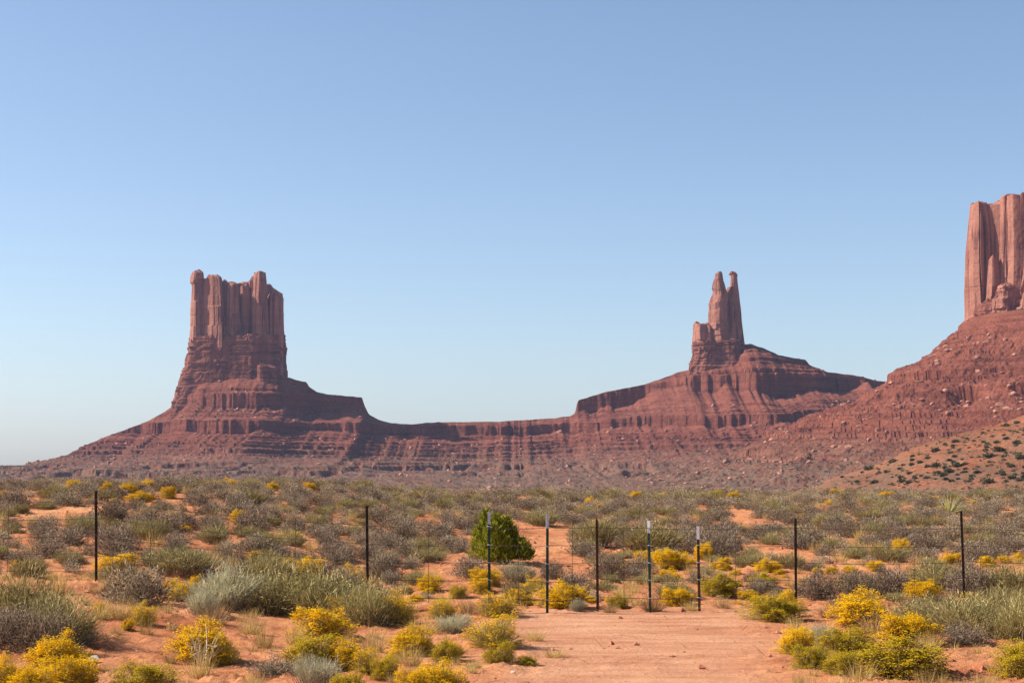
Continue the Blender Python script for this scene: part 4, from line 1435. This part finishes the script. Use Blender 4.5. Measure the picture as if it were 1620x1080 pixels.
# ------------------------------------------------------------------ the wide field behind the fence
def build_field():
    rng = np.random.default_rng(101)
    kinds = ('sagebrush', 'olive_shrub', 'straw_grass', 'rabbitbrush')
    def join(parts):
        s = Soup()
        for slot, (v, q, t, a, m) in enumerate(parts):
            s.add(v, q if len(q) else None, t if len(t) else None, a[:len(q)] if len(q) else None, a[len(q):] if len(t) else None, slot)
        return s.arrays()

    def library(dens, fat):
        R_ = np.random.default_rng
        soups = {
            'sagebrush': [sage_soups(R_(200 + k), k + 40, dens, 0.62, fat, 1) for k in range(7)],
            'olive_shrub': [stalk_soups(R_(300 + k), k + 50, dens, 0.66, fat, 1.15, 1) for k in range(5)],
            'straw_grass': [[grass_soup(R_(400 + k), int(250 * dens), 0.45, 0.6, fat, 1)] for k in range(4)],
            'rabbitbrush': [rabbit_soups(R_(500 + k), k + 60, dens, 0.6, 0.7, fat, 1) for k in range(4)],
        }
        return {k: [join([s.arrays() for s in norm_soups(p)]) for p in v] for k, v in soups.items()}

    mats = {'sagebrush': (M['wood'], M['sage']), 'olive_shrub': (M['wood'], M['olive']), 'straw_grass': (M['straw'],), 'rabbitbrush': (M['stem'], M['gold'])}

    fine, joined = library(0.75, 1.3), library(0.30, 2.0)
    shared = {k: [mesh(k, v, q, t, mats[k], False, {'rnd': a}, m) for v, q, t, a, m in fine[k]] for k in kinds}
    cell_of = {}

    def near(x, y, w):
        i, j = int(x // 2), int(y // 2)
        for a in (-1, 0, 1):
            for b in (-1, 0, 1):
                for X, Y, W in cell_of.get((i + a, j + b), ()):
                    if (X - x) ** 2 + (Y - y) ** 2 < (0.50 * (W + w)) ** 2:
                        return True
        return False

    def put(x, y, w):
        cell_of.setdefault((int(x // 2), int(y // 2)), []).append((x, y, w))
    for p in PLACED:
        put(*p)
    found = []
    tries = 44000
    Ys = np.sqrt(rng.uniform(25.8 ** 2, 86 ** 2, tries))
    Xs = rng.uniform(-0.335, 0.335, tries) * Ys
    bare = fbm(Xs / 3.0, Ys / 6.0, seed=111, octaves=3)
    for x, y, b in zip(Xs, Ys, bare):
        sx = x / y
        w_right = sstep(-0.1, 0.02, sx)
        sandy = 1 - sstep(25.5 + 5.0 * w_right, 28 + 7.5 * w_right, y)           # the strip of open sand just behind the wires
        u = rng.random()
        if rng.random() < sandy * 0.3:
            continue
        if b > 0.27 + 0.12 * sstep(30, 50, y):
            continue
        if sandy > 0.4:
            kind = 'sagebrush' if u < 0.25 else 'straw_grass' if u < 0.74 else 'rabbitbrush' if u < 0.87 else 'olive_shrub'
        else:
            kind = 'sagebrush' if u < 0.70 else 'olive_shrub' if u < 0.87 else 'straw_grass' if u < 0.985 else 'rabbitbrush'
        w = {'sagebrush': rng.uniform(0.34, 0.86), 'olive_shrub': rng.uniform(0.36, 0.92), 'straw_grass': rng.uniform(0.25, 0.6), 'rabbitbrush': rng.uniform(0.26, 0.55)}[kind]
        w *= 1 - 0.35 * sandy
        if near(x, y, w):
            continue
        put(x, y, w)
        h = w * rng.uniform(0.40, 0.60) * (1 - 0.2 * sstep(36, 46, y)) * {'straw_grass': 1.25, 'olive_shrub': 0.95}.get(kind, 1)
        found.append((kind, x, y, w, h))
    for _ in range(4200):                                   # little dry tufts on the near sand
        y = math.sqrt(rng.uniform(15 ** 2, 25.8 ** 2))
        x = rng.uniform(-0.33, 0.33) * y
        w = 0.16 + 0.30 * rng.random() ** 1.6
        if float(track_mask(x, y)) > 0.1 or fbm(x / 1.7, y / 2.2, seed=133, octaves=2) < -0.12 or near(x, y, w * 1.3):
            continue
        put(x, y, w * 1.3)
        found.append(('straw_grass' if rng.random() < 0.93 or track_mask(x, y) > 0.3 else 'rabbitbrush', x, y, w, w * rng.uniform(0.5, 0.9)))
    sect = [(-200, 150, 'below the flat far horizon'), (150, 300, 'below the long slope of the broad butte'), (300, 450, 'below the broad butte'), (450, 600, 'below the ledge beside the broad butte'), (600, 745, 'below the low saddle'),
            (745, 850, 'behind the juniper'), (850, 1000, 'behind the bare rusty post'), (1000, 1150, 'behind the white tipped posts'), (1150, 1300, 'below the spires and their slope'), (1300, 1450, 'below the dip beside the cliff slope'), (1450, 1900, 'below the tall cliff')]
    keep_far = lambda x, y: y < 52 + 28 * sstep(-0.22, 0.05, x / y)
    found = [f for f in found if keep_far(f[1], f[2])]
    bands = [(0, 18.5, 'on the nearest sand'), (18.5, 21.5, 'on the near sand'), (21.5, 25.2, 'just before the fence'), (25.2, 29, 'just behind the fence'), (29, 33, 'low on the rise'), (33, 38, 'partway up the rise'), (38, 46, 'high on the rise'), (46, 200, 'near the crest')]
    words_ = {'sagebrush': ('grey sagebrush', 'sagebrush', 'grey sagebrush over the rise behind the fence'), 'olive_shrub': ('olive green shrub', 'shrub', 'olive shrubs over the rise behind the fence'),
              'straw_grass': ('dry straw tuft', 'grass tuft', 'small straw tufts over the sand'), 'rabbitbrush': ('small gold rabbitbrush', 'rabbitbrush', 'small gold rabbitbrush behind the fence')}
    most = {'sagebrush': 290, 'olive_shrub': 200, 'straw_grass': 290, 'rabbitbrush': 150}
    for kind in kinds:
        lst = sorted([f for f in found if f[0] == kind], key=lambda f: -f[3] / f[2])
        inside = [f for f in lst if -15 < pix(f[1], f[2], 1.0)[0] < 1635]
        keep = inside[:most[kind]]
        ids = set(map(id, keep))
        rest = [f for f in lst if id(f) not in ids]
        rank = {}
        nm, cat, grp = words_[kind]
        for n, (_, x, y, w, h) in enumerate(keep):
            px_ = pix(x, y, gz(x, y))[0]
            s = next((t for a, b, t in sect if a <= px_ < b), sect[0][2])
            bd = next(t for a, b, t in bands if a <= y < b)
            r = rank[(s, bd)] = rank.get((s, bd), -1) + 1
            o = obj(kind, shared[kind][n % len(shared[kind])])
            o.location = (x, y, gz(x, y) - 0.02)
            o.rotation_euler[2] = rng.random() * 6.283
            o.scale = (w, w, h)
            tag(o, f'{ORD[min(r, 29)]} {nm} {bd}, {s}'.replace('olive green', 'olive').replace('small gold', 'gold'), cat, grp)
        if rest:
            pl = [(x, y, gz(x, y) - 0.02, w, h) for _, x, y, w, h in rest]
            o = merged({'sagebrush': 'distant_sagebrush', 'olive_shrub': 'distant_olive_shrubs', 'straw_grass': 'distant_straw_grass', 'rabbitbrush': 'distant_rabbitbrush'}[kind], joined[kind], pl, rng, mats[kind])
            tag(o, f'massed {nm} crowding the far part of the rise', cat, kind='stuff')
    print('FIELD', {k: sum(1 for f in found if f[0] == k) for k in kinds})


build_field()


# ------------------------------------------------------------------ loose things on the sand
def build_litter():
    rng = np.random.default_rng(55)
    n = 9000
    Y = np.sqrt(rng.uniform(13 ** 2, 48 ** 2, n))
    X = rng.uniform(-0.33, 0.33, n) * Y
    keep = rng.random(n) < (1 - 0.55 * track_mask(X, Y)) * (0.25 + 0.75 * (fbm(X / 1.6, Y / 1.6, seed=121) > 0))
    X, Y = X[keep], Y[keep]
    sz = 0.010 + 0.05 * rng.random(len(X)) ** 6
    p = np.stack([X, Y, smooth_ground(X, Y) + clods(X, Y) + sz * 0.15], -1)
    s = Soup()
    lumps(s, rng, p, sz, flat=0.6)
    tag(obj('pebbles', s.mesh('pebbles', [M['pebble']])), 'small red stones and clods scattered over the sand', 'pebbles', kind='stuff')
    n = 7000
    Y = np.sqrt(rng.uniform(13 ** 2, 40 ** 2, n))
    X = rng.uniform(-0.33, 0.33, n) * Y
    keep = rng.random(n) < (1 - 0.85 * track_mask(X, Y)) * (0.2 + 0.8 * (fbm(X / 2.0, Y / 2.0, seed=122) > 0.05))
    X, Y = X[keep], Y[keep]
    m = len(X)
    p = np.stack([X, Y, smooth_ground(X, Y) + clods(X, Y) + 0.006], -1)
    s = Soup()
    a = rng.random(m) * 6.283
    blades(s, rng, p, np.stack([np.cos(a), np.sin(a), rng.uniform(0.0, 0.9, m)], -1), rng.uniform(0.05, 0.2, m), 0.007, bend=0.15, segs=2)
    tag(obj('dry_litter', s.mesh('dry_litter', [M['straw']])), 'dead stems and thin dry grass strewn over the sand', 'plant litter', kind='stuff')
    for px_, py_, r_, lab in ((148, 1046, 0.055, 'white stone beside the wide gold rabbitbrush in the corner'), (1312, 929, 0.05, 'white scrap of stone under the round dark grey bush'), (812, 1064, 0.03, 'small pale stone alone on the clearing edge')):
        x, y = on_ground(px_, py_)
        o = obj('pale_stone', mesh('pale_stone', boulder(rng, r_, 0.8), tris=ICO_T, mats=[M['pale_stone']]))
        o.location = (x, y, gz(x, y) + r_ * 0.4)
        tag(o, lab, 'stone')


build_litter()


# ------------------------------------------------------------------ the wire fence
def build_fence():
    rng = np.random.default_rng(3)
    # photo column and row of the tip, distance, paint, height of the white tip
    posts = [(-260, 772, 25.4, 'post_dark', 0, None, None), (155, 776, 25.0, 'post_dark', 0, None, None), (583, 800, 24.8, 'post_dark', 0, None, None), (774.5, 809, 24.7, 'post_green', 0.18, 'tip_grey', 'green steel post with a grey white tip'),
             (865.5, 812, 24.66, 'post_green', 0.21, 'tip_grey', 'tall green steel post with a grey white tip'), (945, 823, 25.1, 'post_rust', 0, None, 'bare rusty post with a sharp tip'),
             (1028, 823, 25.0, 'post_green', 0.18, 'tip_grey', 'shorter green steel post with a pale whitish tip'), (1105.5, 832, 25.2, 'post_rust', 0.19, 'tip_white', 'short brown post with a white tip'),
             (1257.5, 820, 25.5, 'post_dark', 0, None, None), (1523, 808, 26.0, 'post_dark', 0, None, None), (1850, 800, 26.6, 'post_dark', 0, None, None)]
    e = empty('wire_fence', (0, 25, 0))
    tag(e, 'barbed wire fence on dark and green steel posts crossing the red sand', 'fence')
    prof = np.array([(-.019, -.004), (.019, -.004), (.019, .003), (.004, .003), (.004, .030), (-.004, .030), (-.004, .003), (-.019, .003)])
    tops, feet = [], []

    def rod(s, pts, r, sides=5):
        pts = np.asarray(pts, float)
        t = unit(np.gradient(pts, axis=0))
        u = unit(np.cross(t, np.array([0.31, 0.2, 0.93])))
        w = np.cross(t, u)
        a = np.linspace(0, 6.283, sides, endpoint=False)
        v = pts[:, None] + r * (np.cos(a)[None, :, None] * u[:, None] + np.sin(a)[None, :, None] * w[:, None])
        s.add(v.reshape(-1, 3), grid_quads(len(pts), sides, True))

    def bar(s, z0, z1, scale=1.0, grow=0.0):
        n = len(prof)
        p = prof * scale
        if grow:
            p = p + np.sign(p) * grow
        v = np.concatenate([np.column_stack([p, np.full(n, z0)]), np.column_stack([p, np.full(n, z1)])])
        i = np.arange(n)
        j = (i + 1) % n
        q = np.stack([i, j, j + n, i + n], -1)
        q = np.concatenate([q, [(n + 0, n + 1, n + 2, n + 7), (n + 3, n + 4, n + 5, n + 6)]])
        s.add(v, q)
    for px_, top, Y, paint, tip, tipm, lab in posts:
        x, _, zt = at(px_, top, Y)
        g = gz(x, Y)
        H = zt - g
        s = Soup()
        bar(s, -0.25, H - tip)
        if paint == 'post_rust' and not tip:
            n0 = s.n
            s.add(np.array([(-.022, -.004, H), (.022, -.004, H), (.004, .034, H), (0, .01, H + 0.035)]), tris=[(0, 1, 3), (1, 2, 3), (2, 0, 3)])
        for z in np.arange(0.12, H - tip - 0.03, 0.055):          # the studs along the face
            s.add(np.array([(-.008, -.004, z), (.008, -.004, z), (.008, -.004, z + .018), (-.008, -.004, z + .018), (-.006, -.011, z + .004), (.006, -.011, z + .004), (.006, -.011, z + .014), (-.006, -.011, z + .014)]),
                  [(0, 1, 5, 4), (1, 2, 6, 5), (2, 3, 7, 6), (3, 0, 4, 7), (4, 5, 6, 7)])
        o = obj('fence_post', s.mesh('fence_post', [M[paint]]), e)
        o.location = (x, Y - 25, g)
        o.rotation_euler = (R(rng.uniform(-1.3, 1.3)), R(rng.uniform(-1.4, 1.4)), R(rng.uniform(-25, 25)))
        if lab:
            o['label'] = lab
        if tip:
            s = Soup()
            bar(s, H - tip, H, 1.0, 0.0015)
            obj('post_tip', s.mesh('post_tip', [M[tipm]]), o)
        tops.append((x, Y, H))
        feet.append((x, Y, g))
    feet = np.array(feet)
    heights = [0.19, 0.45, 0.70, 0.95, 1.21]
    strands = []
    for h in heights:
        pts = []
        for k in range(len(feet) - 1):
            a, b = feet[k], feet[k + 1]
            n = max(8, int(abs(b[0] - a[0]) / 0.25))
            ha = min(h, tops[k][2] - 0.04) + rng.normal() * 0.008
            for i in range(n):
                t = i / n
                p = a * (1 - t) + b * t
                sag = 0.035 * abs(b[0] - a[0]) / 3 * 4 * t * (1 - t) * (1 if h > 0.3 else 0.5)
                hb = min(h, tops[k + 1][2] - 0.04)
                pts.append((p[0], p[1] - 0.015, p[2] + ha * (1 - t) + hb * t - sag))
        pts.append((feet[-1][0], feet[-1][1] - 0.015, feet[-1][2] + h))
        pts = np.array(pts)
        strands.append(pts)
        s = Soup()
        rod(s, pts - np.array([0, 25, 0]), 0.0035, 4)
        # barbs
        seg = np.linalg.norm(np.diff(pts, axis=0), axis=1)
        cum = np.concatenate([[0], np.cumsum(seg)])
        at_s = np.arange(0.1, cum[-1], 0.125)
        bp = np.stack([np.interp(at_s, cum, pts[:, c]) for c in range(3)], -1) - np.array([0, 25, 0])
        blades(s, rng, bp - np.array([0, 0, 0.012]), rng.normal(size=(len(bp), 3)) * 0.5 + np.array([0, 0, 1.0]), 0.026, 0.004, segs=1)
        obj('barbed_wire', s.mesh('barbed_wire', [M['wire']]), e)
    # wire stays between the posts
    for px_ in (30, 250, 382, 480, 685, 818, 905, 990, 1166, 1331, 1460, 1584):
        x0 = (px_ - 810) / F * 25.1
        col = []
        for pts in strands:
            i = np.argmin(np.abs(pts[:, 0] - x0))
            col.append(pts[i])
        col = np.array(col)
        z = np.linspace(col[0][2] - 0.06, col[-1][2] + 0.05, 24)
        p = np.stack([np.interp(z, col[:, 2], col[:, 0]) + 0.004 * np.sin(z * 40), np.interp(z, col[:, 2], col[:, 1]) - 0.006 + 0.004 * np.cos(z * 40), z], -1)
        s = Soup()
        rod(s, p - np.array([0, 25, 0]), 0.0042, 4)
        obj('wire_stay', s.mesh('wire_stay', [M['wire']]), e)
    # the bright wire clips on the painted posts
    for k, (x, Y, H) in enumerate(tops):
        if posts[k][5] is None:
            continue
        for h in heights:
            if h > H - 0.05:
                continue
            s = Soup()
            g = feet[k][2] + h
            rod(s, [(x - .035, Y - .022 - 25, g), (x - .015, Y - .03 - 25, g + .006), (x + .015, Y - .03 - 25, g - .004), (x + .04, Y - .02 - 25, g)], 0.006, 5)
            obj('wire_clip', s.mesh('wire_clip', [M['clip']]), e)


build_fence()


# ------------------------------------------------------------------ the air
def build_haze():
    m = bpy.data.materials.new('haze')
    m.use_nodes = True
    t = m.node_tree
    t.nodes.remove(t.nodes['Principled BSDF'])
    pv = t.nodes.new('ShaderNodeVolumePrincipled')
    pv.inputs['Color'].default_value = (0.58, 0.68, 1.0, 1)
    pv.inputs['Density'].default_value = 0.000032
    pv.inputs['Anisotropy'].default_value = 0.1
    t.links.new(pv.outputs[0], t.nodes['Material Output'].inputs['Volume'])
    x, y0, y1, z0, z1 = 9200, -9200, 9200, -17, 310
    v = [(sx * x, yy, zz) for zz in (z0, z1) for sx, yy in ((-1, y0), (1, y0), (1, y1), (-1, y1))]
    q = [(3, 2, 1, 0), (4, 5, 6, 7), (0, 1, 5, 4), (1, 2, 6, 5), (2, 3, 7, 6), (3, 0, 4, 7)]
    o = obj('haze', mesh('haze', v, q, mats=[m]))
    tag(o, 'thin blue desert haze in the far air', 'haze', kind='stuff')


build_haze()
